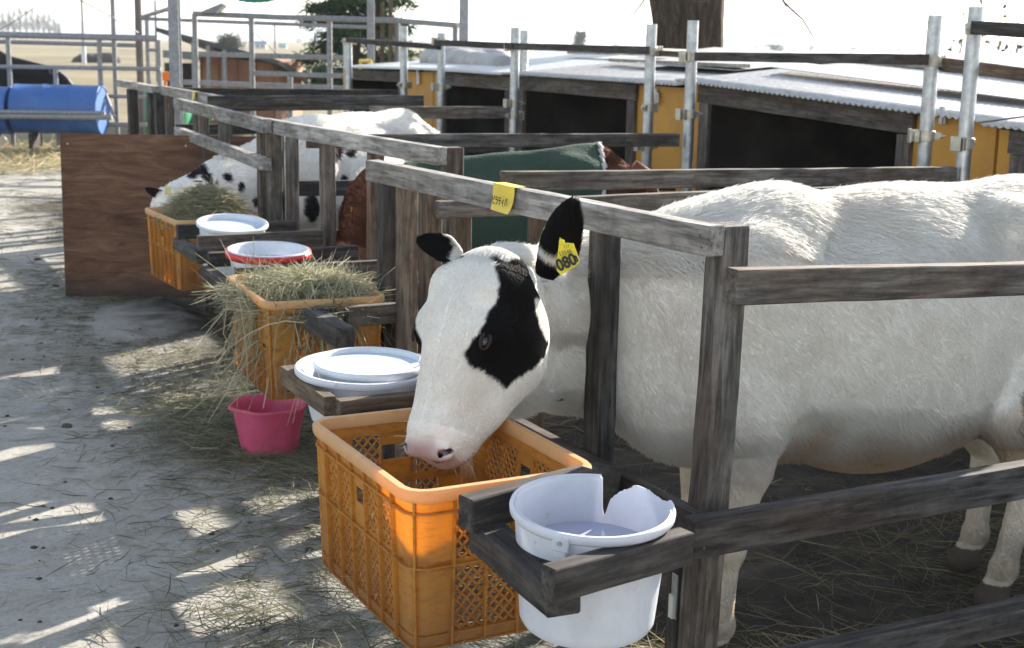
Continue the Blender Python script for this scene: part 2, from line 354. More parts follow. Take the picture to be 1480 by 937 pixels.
def fur(name, V, Q, N, col, n, length, flow, lift, parent, rad=.0006, seed=1, keep=None, mat=None):
    """V in parent space. flow(P,N)->direction; length(P)->m; lift(P,N)->0..1"""
    r = np.random.default_rng(seed); ar = np.linalg.norm(np.cross(V[Q[:, 2]]-V[Q[:, 0]], V[Q[:, 3]]-V[Q[:, 1]]), axis=1)
    if keep is not None: ar = ar*keep(V[Q].mean(1), N[Q].mean(1))
    fi = r.choice(len(Q), n, p=ar/ar.sum()); u, v = r.random((2, n))[:, :, None]; q = Q[fi]
    def lerp(A): return (A[q[:, 0]]*(1-u)+A[q[:, 1]]*u)*(1-v)+(A[q[:, 3]]*(1-u)+A[q[:, 2]]*u)*v
    P = lerp(V); nn = lerp(N); nn /= np.linalg.norm(nn, axis=1)[:, None]; cc = lerp(col)
    d = flow(P, nn); sw = np.stack([sine_noise(P, 55, seed+i, 3) for i in range(3)], 1)
    d = d+sw*.26+r.normal(size=(n, 3))*.10; d = d-nn*(d*nn).sum(1)[:, None]; d /= np.linalg.norm(d, axis=1)[:, None]+1e-9
    L = (length(P, nn)*r.uniform(.6, 1.15, n))[:, None]; lf = lift(P, nn)[:, None]*r.uniform(.7, 1.3, n)[:, None]
    d1 = d*(1-lf)+nn*lf*1.4; d1 /= np.linalg.norm(d1, axis=1)[:, None]; d2 = d*(1-lf*.5)+nn*lf*.35+np.array([0, 0, -.12]); d2 /= np.linalg.norm(d2, axis=1)[:, None]
    pts = np.stack([P-nn*.001, P+d1*L*.4, P+d1*L*.4+d2*L*.35, P+d1*L*.4+d2*L*.6+r.normal(size=(n, 3))*L*.05], 1)
    R = np.tile(np.array([1, .85, .6, .12])*rad, (n, 1))*r.uniform(.7, 1.3, n)[:, None]
    cc = np.clip(cc*(r.uniform(.88, 1.08, n)+.05*sine_noise(P, 40, seed+9, 2))[:, None], 0, .9)
    return hair_obj(name, pts, R, cc, parent, mat or M_HAIR)
def hair_obj(name, pts, R, cc, parent, mat):
    n, k = pts.shape[:2]; hc = bpy.data.hair_curves.new(name); hc.add_curves([k]*n)
    hc.attributes['position'].data.foreach_set('vector', pts.astype(np.float32).ravel())
    ra = hc.attributes.get('radius') or hc.attributes.new('radius', 'FLOAT', 'POINT'); ra.data.foreach_set('value', R.astype(np.float32).ravel())
    ca = hc.attributes.new('Col', 'FLOAT_COLOR', 'CURVE'); ca.data.foreach_set('color', np.c_[cc, np.ones(n)].astype(np.float32).ravel())
    hc.materials.append(mat); o = bpy.data.objects.new(name, hc); C.objects.link(o); o.parent = parent; return o
def inpoly(x, y, poly):
    ins = np.zeros(len(x), bool); n = len(poly)
    for i in range(n):
        x0, y0 = poly[i]; x1, y1 = poly[(i+1) % n]
        c = ((y0 > y) != (y1 > y)) & (x < (x1-x0)*(y-y0)/((y1-y0) if y1 != y0 else 1e-9)+x0); ins ^= c
    return ins
def segd(P, a, b):
    a = np.array(a); b = np.array(b); d = b-a; t = np.clip((P-a)@d/(d@d), 0, 1); return np.linalg.norm(P-a-t[:, None]*d, axis=1)
class Head:
    def __init__(s, P, psi, phi, rho, sc):
        s.P = np.array(P, float); h = np.array([-math.cos(psi), -math.sin(psi), 0.]); sd_ = np.cross([0, 0, 1.], h)
        s.a = h*math.cos(phi)-np.array([0, 0, 1])*math.sin(phi); nn = h*math.sin(phi)+np.array([0, 0, 1])*math.cos(phi)
        s.s = sd_*math.cos(rho)+nn*math.sin(rho); s.n = nn*math.cos(rho)-sd_*math.sin(rho); s.sc = sc; s.R = np.array([s.a, s.s, s.n]).T
    def __call__(s, t, q, m): return s.P+s.sc*(s.a*t+s.s*q+s.n*m)
    def inv(s, V): return (V-s.P) @ s.R/s.sc
def sdf_head(g, H):
    z = H.sc
    g.el(H(.078, 0, -.082), np.array([.080, .094, .058])*z, H.R, .05)
    g.el(H(.14, 0, -.055), np.array([.105, .088, .052])*z, H.R, .03)          # flat forehead
    g.rc(H(.15, 0, -.085), H(.345, 0, -.075), .084*z, .053*z, .03)         # nasal bridge
    g.rc(H(.20, .022, -.040), H(.36, .018, -.042), .036*z, .026*z, .03); g.rc(H(.20, -.022, -.040), H(.36, -.018, -.042), .036*z, .026*z, .03)
    for q in (-1, 1):
        g.el(H(.158, q*.057, -.148), np.array([.090, .034, .085])*z, H.R, .045)   # cheek plate
        g.rc(H(.20, q*.048, -.180), H(.35, q*.030, -.112), .040*z, .030*z, .04)  # jaw bar
        g.el(H(.168, q*.073, -.042), np.array([.044, .028, .036])*z, H.R, .022)  # eye brow
        g.el(H(.085, q*.062, -.045), np.array([.04, .03, .035])*z, H.R, .03)
    g.rc(H(.19, 0, -.205), H(.30, 0, -.150), .058*z, .045*z, .04)
    g.rc(H(.25, 0, -.135), H(.37, 0, -.105), .042*z, .038*z, .03)
    g.el(H(.372, 0, -.062), np.array([.052, .060, .046])*z, H.R, .025)     # muzzle
    g.el(H(.385, 0, -.095), np.array([.042, .052, .036])*z, H.R, .02)
    g.el(H(.372, 0, -.128), np.array([.040, .038, .020])*z, H.R, .012)     # lower lip
    for q in (-1, 1):
        g.el(H(.402, q*.034, -.046), np.array([.020, .024, .018])*z, H.R, .012)
        g.rc(H(.420, q*.020, -.060), H(.406, q*.044, -.036), .0045*z, .006*z, .004, sub=True); g.rc(H(.406, q*.044, -.036), H(.392, q*.058, -.052), .006*z, .0045*z, .004, sub=True)
        g.el(H(.190, q*.0985, -.014), np.array([.017, .012, .011])*z, H.R, .006, sub=True)
    g.rc(H(.425, -.03, -.118), H(.425, .03, -.118), .004*z, .004*z, .004, sub=True)
def sdf_body(g, T, leg=((0, 0), (0, 0), (0, 0), (0, 0)), fat=1., bump=1.):
    """T maps template coords (x from shoulder point backwards, y left(-)..right(+), z) to world; calf faces -x"""
    s = T.s
    def el(c, r, k=.05): g.el(T(*c), np.array(r)*s, T.R, k)
    def rc(a, b, ra, rb, k=.05): g.rc(T(*a), T(*b), ra*s, rb*s, k)
    el((.80, 0, .705), (.48, .245*fat, .37)); el((.36, 0, .74), (.33, .195, .335), .08); el((1.24, 0, .86), (.28, .195, .225), .08)
    rc((.50, 0, 1.02), (1.28, 0, 1.03), .052, .055, .08); el((.42, 0, .99), (.12, .07, .085), .08)
    for q in (-1, 1):
        rc((1.10, q*.14, 1.0), (1.17, q*.15, .97), .05, .05, .10)    # hook bones
        el((1.47, q*.09, .92), (.06, .05, .06), .05)                       # pin bones
        el((.27, q*.14, .78), (.15, .075, .24), .10)                       # shoulder blade
        el((.22, q*.15, .62), (.11, .08, .12), .05)
        el((1.27, q*.125, .70), (.17, .095, .26), .06)                     # thigh
        el((.62, q*.17, .74), (.22, .08, .2), .06)
    for q in (-1, 1):
        g.el(T(1.03, q*.285, .885), np.array((.13, .06, .10))*s, T.R, .05, sub=True); g.el(T(.44, q*.27, .70), np.array((.05, .055, .16))*s, T.R, .05, sub=True)
    el((.16, 0, .62), (.15, .125, .17), .06)                               # brisket
    for i, q in ((0, -1), (1, 1)):
        dx, dz = leg[i]
        rc((.29, q*.13, .58), (.29+dx*.3, q*.125, .44), .085, .060, .04); rc((.29+dx*.3, q*.125, .46), (.25+dx*.7, q*.12, .27), .058, .040, .03)
        el((.245+dx*.7, q*.12, .265), (.045, .042, .05), .02)
        rc((.245+dx*.7, q*.12, .25), (.235+dx, q*.12, .10), .033, .030, .02); el((.232+dx, q*.12, .09), (.040, .040, .04), .02)
        rc((.225+dx, q*.12, .07), (.20+dx, q*.12, .035), .034, .042, .015); rc((.205+dx, q*.12, .025), (.18+dx, q*.12, .02), .043, .036, .01)
    for i, q in ((2, -1), (3, 1)):
        dx, dz = leg[i]
        rc((1.24, q*.14, .62), (1.13+dx*.3, q*.14, .50), .12, .085, .05); rc((1.14+dx*.3, q*.135, .50), (1.27+dx*.7, q*.125, .31), .078, .042, .03)
        el((1.275+dx*.7, q*.125, .30), (.048, .038, .055), .02)
        rc((1.26+dx*.7, q*.125, .27), (1.215+dx, q*.125, .10), .037, .031, .02); el((1.213+dx, q*.125, .09), (.040, .038, .04), .02)
        rc((1.205+dx, q*.125, .07), (1.18+dx, q*.125, .035), .034, .042, .015); rc((1.185+dx, q*.125, .025), (1.16+dx, q*.125, .02), .043, .036, .01)
class TF:
    def __init__(s, o, rz=0, sc=1, zf=1., zs=1., low=-.075): s.zf = zf; s.zs = zs; s.low = low; s.o = np.array(o, float); s.s = sc; c, n = math.cos(rz), math.sin(rz); s.R = np.array([[c, -n, 0], [n, c, 0], [0, 0, 1]])
    def __call__(s, x, y, z): z = z*(s.zf+(1-s.zf)*min(max(x/1.4, 0), 1)) if z > .3 else z; z = (z*s.zs if z > .45 else s.low/s.s+z*(.45*s.zs-s.low/s.s)/.45); return s.o+s.s*(s.R @ np.array([x, y, z]))
    def inv(s, V): return (V-s.o) @ s.R/s.s
def ear_mesh(base, axis, wide, L, W, cup=.35, droop=0, n=22, m=15):
    """a leaf shaped ear, with thickness; returns V,Q and u,v,side per vertex"""
    axis = np.array(axis, float); axis /= np.linalg.norm(axis); wide = np.array(wide, float); wide -= axis*(wide@axis); wide /= np.linalg.norm(wide); nor = np.cross(axis, wide)
    V = []; U = []
    for side in (0, 1):
        for i in range(n):
            u = i/(n-1); ww = W*max(.05, (1-u**3.2))**.6*(.45+.55*min(1, u/.38))
            for j in range(m):
                v = -1+2*j/(m-1); th = .0045*(1-v*v)*(1-u*.7)+.0006
                curl = cup*(v*v)*ww*(1.25-u*.7)
                p = np.array(base)+axis*(u*L)+wide*(v*ww*(1-.12*v*v))+nor*(curl-droop*u*u*L-(th if side else -th))
                V.append(p); U.append((u, v, side))
    Q = []
    for side in (0, 1):
        for i in range(n-1):
            for j in range(m-1):
                a = side*n*m+i*m+j; q = (a, a+1, a+m+1, a+m); Q.append(q if side else q[::-1])
    for i in range(n-1):
        for j in (0, m-1):
            a = i*m+j; b = a+n*m; q = (a, a+m, b+m, b); Q.append(q if j else q[::-1])
    for j in range(m-1):
        a = (n-1)*m+j; b = a+n*m; Q.append((a, a+1, b+1, b))
    return np.array(V), np.array(Q), np.array(U)
def sub(V, root): return V-np.array(root.location)
WHITE = np.array([.885, .855, .81]); BLK = np.array([.012, .011, .012]); TAN = np.array([.50, .33, .17])
def blend(c, d, w): w = np.clip(w, 0, 1)[:, None]; return c*(1-w)+d*w

# ---------------- the main calf
CY = 2.79
def main_calf():
    root = thing('calf', 'white calf with a black eye patch and black ears, head over the front orange crate', 'calf', (2.4, CY, 0))
    T = TF((1.70, CY, 0)); H = Head((1.190, 2.583, 1.056), .53, 1.12, .14, 1.10)
    g = SDF((.88, 2.25, -.12), (3.36, 3.25, 1.20), .0052)
    sdf_body(g, T, ((0, 0), (.10, 0), (-.02, 0), (.12, 0)))
    g.rc((2.02, CY+.03, .83), (1.62, 2.945, .82), .18, .122, .08); g.rc((1.62, 2.945, .82), (1.42, 2.86, .845), .122, .115, .05); g.rc((1.42, 2.86, .845), H(.09, 0, -.12), .115, .080, .06)
    g.rc((1.94, CY+.02, .61), (1.62, 2.94, .665), .15, .095, .08); g.rc((1.62, 2.94, .665), (1.43, 2.85, .69), .095, .085, .05); g.rc((1.43, 2.85, .69), H(.15, 0, -.18), .085, .05, .05)
    g.rc((2.10, CY, .98), (1.66, 2.93, .91), .085, .06, .10)
    sdf_head(g, H)
    V, Q = g.mesh(); N = vnormals(V, Q)
    # colouring: the animal's own markings
    hc = H.inv(V); onhead = (hc[:, 0] > -.03) & (hc[:, 0] < .45) & (np.abs(hc[:, 1]) < .13) & (hc[:, 2] > -.26) & (V[:, 0] < 1.42)
    nz = sine_noise(V, 30, 3); c = np.tile(WHITE, (len(V), 1))
    c = blend(c, np.array([.60, .58, .56]), .25*np.clip(sine_noise(V, 9, 8)+.2, 0, 1)*onhead)
    tl = T.inv(V)
    c = blend(c, TAN, np.clip((.54-tl[:, 2])*4.5+nz*.25, 0, .62)*(~onhead)*(tl[:, 2] > .2)*(np.abs(tl[:, 0]-.75) < .42))
    c = blend(c, np.array([.62, .50, .36]), np.clip((.50-tl[:, 2])*3+nz*.2, 0, .5)*(~onhead))
    c = blend(c, TAN*1.1, np.clip(1-np.linalg.norm((tl-np.array([.46, -.2, .50]))/np.array([.07, .2, .07]), axis=1), 0, 1)*.7)
    c = blend(c, np.array([.72, .60, .52]), np.clip(sine_noise(V, 6, 21)*.6-.1, 0, .3)*(~onhead))
    st_ = (sine_noise(V, 26, 41, 3) > .5) & (~onhead) & (((tl[:, 0] > 1.1) & (tl[:, 2] < .66)) | (tl[:, 2] < .40)); c[st_] = np.array([.36, .27, .17])
    poly = [(350, 215), (385, 232), (405, 222), (450, 228), (480, 275), (494, 305), (500, 345), (470, 345), (470, 385), (490, 440), (517, 490), (507, 530), (475, 560), (430, 590), (380, 633), (345, 605), (300, 580), (255, 555), (250, 520), (280, 470), (305, 430), (320, 385), (352, 340), (358, 290), (345, 250), (330, 215)]
    poly = [(x/2.232+560, y/2.232+280) for x, y in poly]
    hm = hc.copy(); hm[:, 1] = np.abs(hm[:, 1]); Wm = H.P+H.sc*(hm @ H.R.T)
    d = (Wm-CP) @ _f; px = 740+F*((Wm-CP)@_r2)/d+nz*2.5+sine_noise(V, 150, 5, 2)*1.4; py = 468.5-F*((Wm-CP)@_u2)/d+sine_noise(V, 50, 4)*2.5+sine_noise(V, 150, 6, 2)*1.4
    Nm = N @ H.R; ok = onhead & (hm[:, 1] > .012) & (hc[:, 0] < .36) & ~((hm[:, 1] < .045) & (hm[:, 2] < -.12))
    blackm = inpoly(px, py, poly) & ok; c[blackm] = BLK
    # pink muzzle
    pk = np.clip((hc[:, 0]-.378-np.clip(np.abs(hc[:, 1])-.030, 0, 1)*.9)*45+nz*.4, 0, 1)*onhead*np.clip((hc[:, 2]+.150)*40, 0, 1); c = blend(c, np.array([.56, .39, .39]), pk*.85)
    spots = (sine_noise(V, 160, 9, 2) > .78) & (pk > .5); c[spots] = (.06, .04, .045)
    for q in (-1, 1):
        dn = np.minimum(segd(hc, (.420, q*.020, -.060), (.406, q*.044, -.036)), segd(hc, (.406, q*.044, -.036), (.392, q*.058, -.052))); c = blend(c, np.array([.05, .018, .02]), np.clip((.0075-dn)/.003, 0, 1)*onhead*(hc[:, 0] > .392))
    dn = segd(hc, (.425, -.035, -.118), (.425, .035, -.118)); c = blend(c, np.array([.16, .09, .08]), np.clip((.006-dn)/.003, 0, 1)*onhead)
    # black spot on the far neck
    c[(np.linalg.norm((V-np.array(atD(835, 528, 2.95)))/np.array([.06, .06, .035]), axis=1) < 1) & ~onhead] = BLK
    hoof = V[:, 2] < -.004; c[hoof] = (.07, .055, .045); c = blend(c, np.array([.22, .17, .11]), np.clip((.12-V[:, 2])*5+nz*.4, 0, .75)*(V[:, 2] >= -.004))
    body = np_mesh('body', sub(V, root), Q, M_COAT, root, c)
    def flow(P, n):
        W = P+np.array(root.location); t = H.inv(W); h_ = (V_on(W)).astype(float)[:, None]
        db = np.array([.75, 0, -.62])+np.array([.25, 0, .35])*np.clip((P[:, 2:3]-.98)*8, 0, 1)
        dh = -H.a*1.0+np.sign(t[:, 1:2])*H.s*.35*(np.clip(t[:, 0:1]*4, 0, 1))
        return db*(1-h_)+dh*h_
    def V_on(W): t = H.inv(W); return (t[:, 0] > -.03) & (t[:, 0] < .46) & (np.abs(t[:, 1]) < .13) & (t[:, 2] > -.26) & (W[:, 0] < 1.42)
    def length(P, n):
        W = P+np.array(root.location); L = np.where(V_on(W), .008, .019); tt = H.inv(W)
        L = np.where(V_on(W) & (tt[:, 0] > .36), .0035, L); L = np.where(V_on(W) & (tt[:, 0] < .05), .016, L)
        L = np.where(~V_on(W) & (n[:, 2] > .45) & (P[:, 2] > .92), .042, L); L = np.where((n[:, 2] < -.3) & (P[:, 2] > .3) & ~V_on(W), .05, L)
        return np.where(P[:, 2] < .42, .012, L)
    def lift(P, n):
        W = P+np.array(root.location)
        L = np.where(V_on(W), .13, .13); L = np.where(~V_on(W) & (n[:, 2] > .45) & (P[:, 2] > .92), .55, L); return np.where(V_on(W) & (H.inv(W)[:, 0] < .03), .3, L)
    def keep(P, n):   # hair is denser where hair is long; none on hooves, inside mouth or on the wet nose
        W = P+np.array(root.location); t = H.inv(W); k_ = np.where(V_on(W), 3.2, 1.); k_ = np.where(n[:, 1] > .5, k_*.35, k_)
        k_ = np.where(V_on(W) & (t[:, 0] > .385), .06, k_); return np.where(P[:, 2] < .012, 0, k_)
    Vl = sub(V, root)
    fur('fur', Vl, Q, N, c, 420000, length, flow, lift, root, .00062, 5, keep)
    # whiskers and chin hairs
    r = np.random.default_rng(4); n = 170; pts = []
    for i in range(n):
        q = -1 if r.random() < .5 else 1
        if i < 95: b = H(r.uniform(.355, .40), q*r.uniform(.045, .056), r.uniform(-.10, -.055)); dd = H.s*q*1.0+H.a*.35+H.n*r.uniform(-.1, .5)
        else: b = H(r.uniform(.35, .41), r.uniform(-.03, .03), -.146); dd = -H.n*.8+H.a*.9+H.s*r.uniform(-.5, .5)
        dd = dd/np.linalg.norm(dd)+r.normal(size=3)*.22; L = r.uniform(.018, .048)
        pts.append([b, b+dd*L*.35, b+dd*L*.7+np.array([0, 0, .002]), b+dd*L+r.normal(size=3)*.003])
    pts = np.array(pts)-np.array(root.location)
    hair_obj('whiskers', pts, np.tile([.00045, .0004, .0003, .0001], (n, 1)), np.tile([.85, .8, .7], (n, 1)), root, M_HAIR)
    # eyes
    for q in (-1, 1):
        m = MB(); prof = [(.0001 if i in (0, 12) else .0185*math.sin(math.pi*i/12), -.0185*math.cos(math.pi*i/12)) for i in range(13)]
        m.lathe(H(.190, q*.0790, -.031), prof, 24); e = build(m, 'eye', M_EYE, root, True)
        # lids
        m = MB(); ce = H(.190, q*.0815, -.028); ow = H.s*q*.75+H.n*.66; ov = H.n*.75-H.s*q*.66
        for sg in (1, -1):
            pts = []
            for i in range(11):
                th = math.pi*i/10; pts.append(ce+H.a*(-.0180*math.cos(th))+ov*(sg*.0092*math.sin(th))+ow*(.0100+.005*math.sin(th)))
            m.tube(pts, [.0020+.0016*math.sin(math.pi*i/10) for i in range(11)], 8)
        build(m, 'eyelid', M_LID, root, True)
    # ears
    for q in (1, -1):
        if q > 0:
            b = atD(781, 399, 2.845); tip = atD(821, 294, 2.78); wd = atD(838, 362, 2.80)-atD(778, 335, 2.86)
            EV, EQ, EU = ear_mesh(b, tip-b, wd, np.linalg.norm(tip-b)*1.02, .057, .5, -.10)
        else:
            b = H(.03, -.055, -.05); tip = atD(609, 346, 2.93); wd = H.a*.9+H.s*.3
            EV, EQ, EU = ear_mesh(b, tip-b, wd, np.linalg.norm(tip-b), .034, .5, .05)
        ec = np.tile(BLK, (len(EV), 1)); edge = (np.abs(EU[:, 1]) > .86) & (EU[:, 0] < .5); base = EU[:, 0] < (.10 if q > 0 else .25)
        ec[base] = WHITE*.95; ec[(EU[:, 0] > .16) & (EU[:, 0] < .27+.05*EU[:, 1])] = WHITE*.95 if q > 0 else ec[-1]; ec[(EU[:, 0] < .16)] = BLK if q > 0 else WHITE*.95; ec[edge & (EU[:, 1] < 0)] = WHITE*.9
        EN = vnormals(EV, EQ); eo = np_mesh('ear', sub(EV, root), EQ, M_COAT, root, ec)
        ax = (tip-b)/np.linalg.norm(tip-b)
        fur('ear_hair', sub(EV, root), EQ, EN, ec, 9000, lambda P, n: np.full(len(P), .013), lambda P, n: np.tile(ax, (len(P), 1)), lambda P, n: np.full(len(P), .22), eo, .00055, 31+q)
        if q > 0:
            # base of the ear: white tuft rings it
            # tag
            m = MB(); c0 = atD(805, 345, 2.755); e1 = atD(826, 343, 2.76)-c0
            P = [atD(x, y, 2.755) for x, y in ((809, 343), (817, 351), (829, 352), (834, 366), (838, 377), (834, 384), (811, 398), (805, 392), (806, 368))]
            nrm = -_f*.0011
            vv = [p+nrm for p in P]+[p-nrm for p in P]; k_ = len(P); m.add(vv, [tuple(range(k_))[::-1], tuple(range(k_, 2*k_))]+[(i, (i+1) % k_, k_+(i+1) % k_, k_+i) for i in range(k_)])
            tg = build(m, 'ear_tag', M_YTAG2, root, bevel=.0006)
            cen = P[0]; m = MB(); m.tube([atD(812, 350, 2.745), atD(812, 350, 2.76)], .006, 14); build(m, 'tag_button', M_YTAG2, tg, bevel=.001)
            text('number', '080', atD(808.0, 392.5, 2.745), _r2*math.cos(.42)+_u2*math.sin(.42), _u2*math.cos(.30)-_r2*math.sin(.30), .033, M_INK, tg, .82, bold=.0012)
            text('number', '8', atD(831, 379.5, 2.745), _r2*math.cos(.42)+_u2*math.sin(.42), _u2, .018, M_INK, tg, .9, bold=.0009)
            text('number', '13546', atD(808.5, 371, 2.745), _r2*math.cos(.3)+_u2*math.sin(.3), _u2, .0125, M_INK, tg, .85)
            text('number', '111', atD(815, 360, 2.745), _r2*math.cos(.3)+_u2*math.sin(.3), _u2, .010, M_INK, tg, .85)
    # tail
    m = MB(); m.tube([T(*p) for p in ((1.50, 0, .97), (1.56, 0, .93), (1.60, 0, .80), (1.60, .01, .6), (1.58, .02, .42), (1.58, .02, .30))], [.035, .028, .02, .016, .025, .006], 14); build(m, 'tail', M_WHITEHAIR, root, True)
    return root
k = NT('white_tail_hair'); v = k.coord((1, 1, .15)); k.col(k.ramp(k.noise(v, 120, 3), [(.3, (.5, .47, .42)), (.6, (.8, .78, .75))])); k.set(.8); k.bump(k.noise(v, 150, 3), .5, .004); M_WHITEHAIR = k.m
M_LID = plain('eyelid_skin', (.022, .014, .014), .8)
def text(name, s, pos, xdir, ydir, size, mat, parent, sx=1., bold=0.):
    cu = bpy.data.curves.new(name, 'FONT'); cu.body = s; cu.size = size; cu.offset = bold; cu.extrude = .0002; cu.materials.append(mat)
    tmp = bpy.data.objects.new(name, cu); C.objects.link(tmp); dg = bpy.context.evaluated_depsgraph_get(); me = bpy.data.meshes.new_from_object(tmp.evaluated_get(dg)); bpy.data.objects.remove(tmp); bpy.data.curves.remove(cu)
    o = bpy.data.objects.new(name, me); C.objects.link(o); x = np.array(xdir)/np.linalg.norm(xdir); y = np.array(ydir, float); y -= x*(x@y); y /= np.linalg.norm(y); z = np.cross(x, y)
    off = np.zeros(3); p = parent
    while p is not None: off += np.array(p.location); p = p.parent
    q = np.array(pos)-off; o.parent = parent
    o.matrix_basis = Matrix(((x[0]*sx, y[0], z[0], q[0]), (x[1]*sx, y[1], z[1], q[1]), (x[2]*sx, y[2], z[2], q[2]), (0, 0, 0, 1)))
    return o
HAZE = 0.0004
main_calf()
# ------------------------------------------------------------------ ground and distance
k = NT('trodden_yard'); P_ = k.coord(obj=False, rnd=False)
n1 = k.noise(P_, .9, 8, .62, .4); n2 = k.noise(P_, 6, 8, .7, .3); n3 = k.noise(P_, 45, 4, .65); n4 = k.noise(P_, 2.6, 6, .6, 1.0); n5 = k.noise(P_, 150, 3, .6)
c = k.ramp(n2, [(.30, (.30, .28, .25)), (.5, (.36, .34, .305)), (.70, (.43, .41, .375))])
c = k.mix(k.ramp(n1, [(.47, (0, 0, 0)), (.66, (.75,)*3)]), c, (.20, .185, .155))
c = k.mix(k.ramp(n4, [(.56, (0, 0, 0)), (.70, (.75,)*3)]), c, (.15, .145, .105))
c = k.mix(.35, c, k.ramp(n3, [(.34, (.42, .40, .38)), (.52, (1, 1, 1))]), 'MULTIPLY'); c = k.mix(.4, c, k.ramp(n5, [(.34, (.45,)*3), (.5, (1, 1, 1))]), 'MULTIPLY')
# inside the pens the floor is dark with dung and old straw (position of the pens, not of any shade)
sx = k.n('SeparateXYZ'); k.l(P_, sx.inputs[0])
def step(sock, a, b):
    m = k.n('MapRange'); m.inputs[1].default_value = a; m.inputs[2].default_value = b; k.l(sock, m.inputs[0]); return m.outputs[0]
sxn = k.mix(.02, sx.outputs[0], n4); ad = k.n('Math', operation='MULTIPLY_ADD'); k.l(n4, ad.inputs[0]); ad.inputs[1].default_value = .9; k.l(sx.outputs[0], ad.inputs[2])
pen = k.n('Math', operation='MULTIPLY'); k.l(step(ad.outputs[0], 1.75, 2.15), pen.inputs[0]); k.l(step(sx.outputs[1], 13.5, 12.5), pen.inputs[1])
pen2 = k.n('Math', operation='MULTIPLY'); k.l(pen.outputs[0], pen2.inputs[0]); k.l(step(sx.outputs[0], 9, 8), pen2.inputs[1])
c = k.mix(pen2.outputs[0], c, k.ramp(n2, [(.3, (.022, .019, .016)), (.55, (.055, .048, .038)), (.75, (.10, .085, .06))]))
# dry grass field from where the yard ends
fn = k.noise(P_, .05, 6, .6, .5); fn2 = k.noise(P_, .9, 6, .7)
fc = k.ramp(fn, [(.3, (.12, .098, .06)), (.5, (.21, .175, .105)), (.68, (.28, .24, .15))]); fc = k.mix(.6, fc, k.ramp(fn2, [(.35, (.5, .5, .42)), (.6, (1, 1, 1))]), 'MULTIPLY')
ad2 = k.n('Math', operation='MULTIPLY_ADD'); k.l(n1, ad2.inputs[0]); ad2.inputs[1].default_value = 3; k.l(sx.outputs[1], ad2.inputs[2])
c = k.mix(step(ad2.outputs[0], 16.8, 18.8), c, fc)
k.col(c); k.set(.9, 0, .2); k.bump(k.mix(.35, n2, n3), .5, .012); M_GROUND = k.m
bm = bmesh.new(); 
xs = sorted(set([-4000, -800, -200, -60, -20]+[round(-6+i*.12, 3) for i in range(110)]+[9, 14, 25, 60, 200, 900, 4000])); ys = sorted(set([-900, -60, -10]+[round(-1+i*.12, 3) for i in range(130)]+[16, 18, 21, 26, 40, 80, 200, 600, 1500, 5000]))
GX, GY = np.meshgrid(xs, ys, indexing='ij'); Pq = np.stack([GX.ravel(), GY.ravel(), np.zeros(GX.size)], 1)
def dip(P):
    st = lambda a: np.clip(a, 0, 1)**2*(3-2*np.clip(a, 0, 1))
    return -.10*st((P[:, 0]-1.70)/.25)*st((4.35-P[:, 0])/.2)*st((10.4-P[:, 1])/.4)
near = np.clip((20-np.abs(Pq[:, 0])-0)*.5, 0, 1)*np.clip((19-Pq[:, 1])*.5, 0, 1)*(Pq[:, 1] > -5)
Pq[:, 2] = sine_noise(Pq, 1.6, 2, 3)*.012*near + sine_noise(Pq, .02, 5, 3)*.25*(Pq[:, 1] > 60)
Pq[:, 2] += dip(Pq); nyy = len(ys); Qg = np.array([(i*nyy+j, (i+1)*nyy+j, (i+1)*nyy+j+1, i*nyy+j+1) for i in range(len(xs)-1) for j in range(nyy-1)])
props(np_mesh('ground', Pq, Qg, M_GROUND, None), kind='structure')

def haze_hill(name, y, zs, mat, x0, x1, thick, seed):
    r = np.random.default_rng(seed); n = 80; xx = np.linspace(x0, x1, n); hh = zs*(.55+.45*np.array([math.sin(i*.13+seed)+.4*math.sin(i*.41+seed*2) for i in range(n)])/1.2)+r.uniform(0, zs*.06, n)
    hh = np.maximum(hh, .5); V = []
    for i in range(n): V += [(xx[i], y, -1), (xx[i], y+thick*.35, hh[i]*.85), (xx[i], y+thick*.5, hh[i]), (xx[i], y+thick, -1)]
    Q = [(4*i+j, 4*i+4+j, 4*i+5+j, 4*i+1+j) for i in range(n-1) for j in range(3)]
    return props(np_mesh(name, np.array(V), np.array(Q), mat, None), kind='structure')
M_HILL = plain('far_hill_woods', (.05, .07, .06), .9, 0, .2, .02, world=True)
haze_hill('hills', 2300, 34, M_HILL, -2500, 5000, 500, 3)

# ------------------------------------------------------------------ pens
def face_note(name, parent, u0, v0, u1, v1, X, txt=False):
    pass
def pen_front(label, posts, rail, extra=(), notes=(), group='wooden front fences of the calf pens', loc=None, mats=(M_WOODL, M_WOOD)):
    """posts: (x,y,ztop,w,d); rail: (p0,p1,w,h)"""
    root = thing('pen_fence', label, 'fence', loc, 0, group)
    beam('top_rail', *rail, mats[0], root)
    for (x, y, zt, w_, d_, m) in posts: beam('post', (x if not isinstance(x, tuple) else x[0], y if not isinstance(x, tuple) else x[1], -.12), (x if not isinstance(x, tuple) else x[2], y if not isinstance(x, tuple) else x[3], zt), d_, w_, m, root, up=(0, 1, 0))
    for e in extra:
        beam(e[0], e[1], e[2], e[3], e[4], e[5] if len(e) > 5 else M_WOOD, root)
    return root
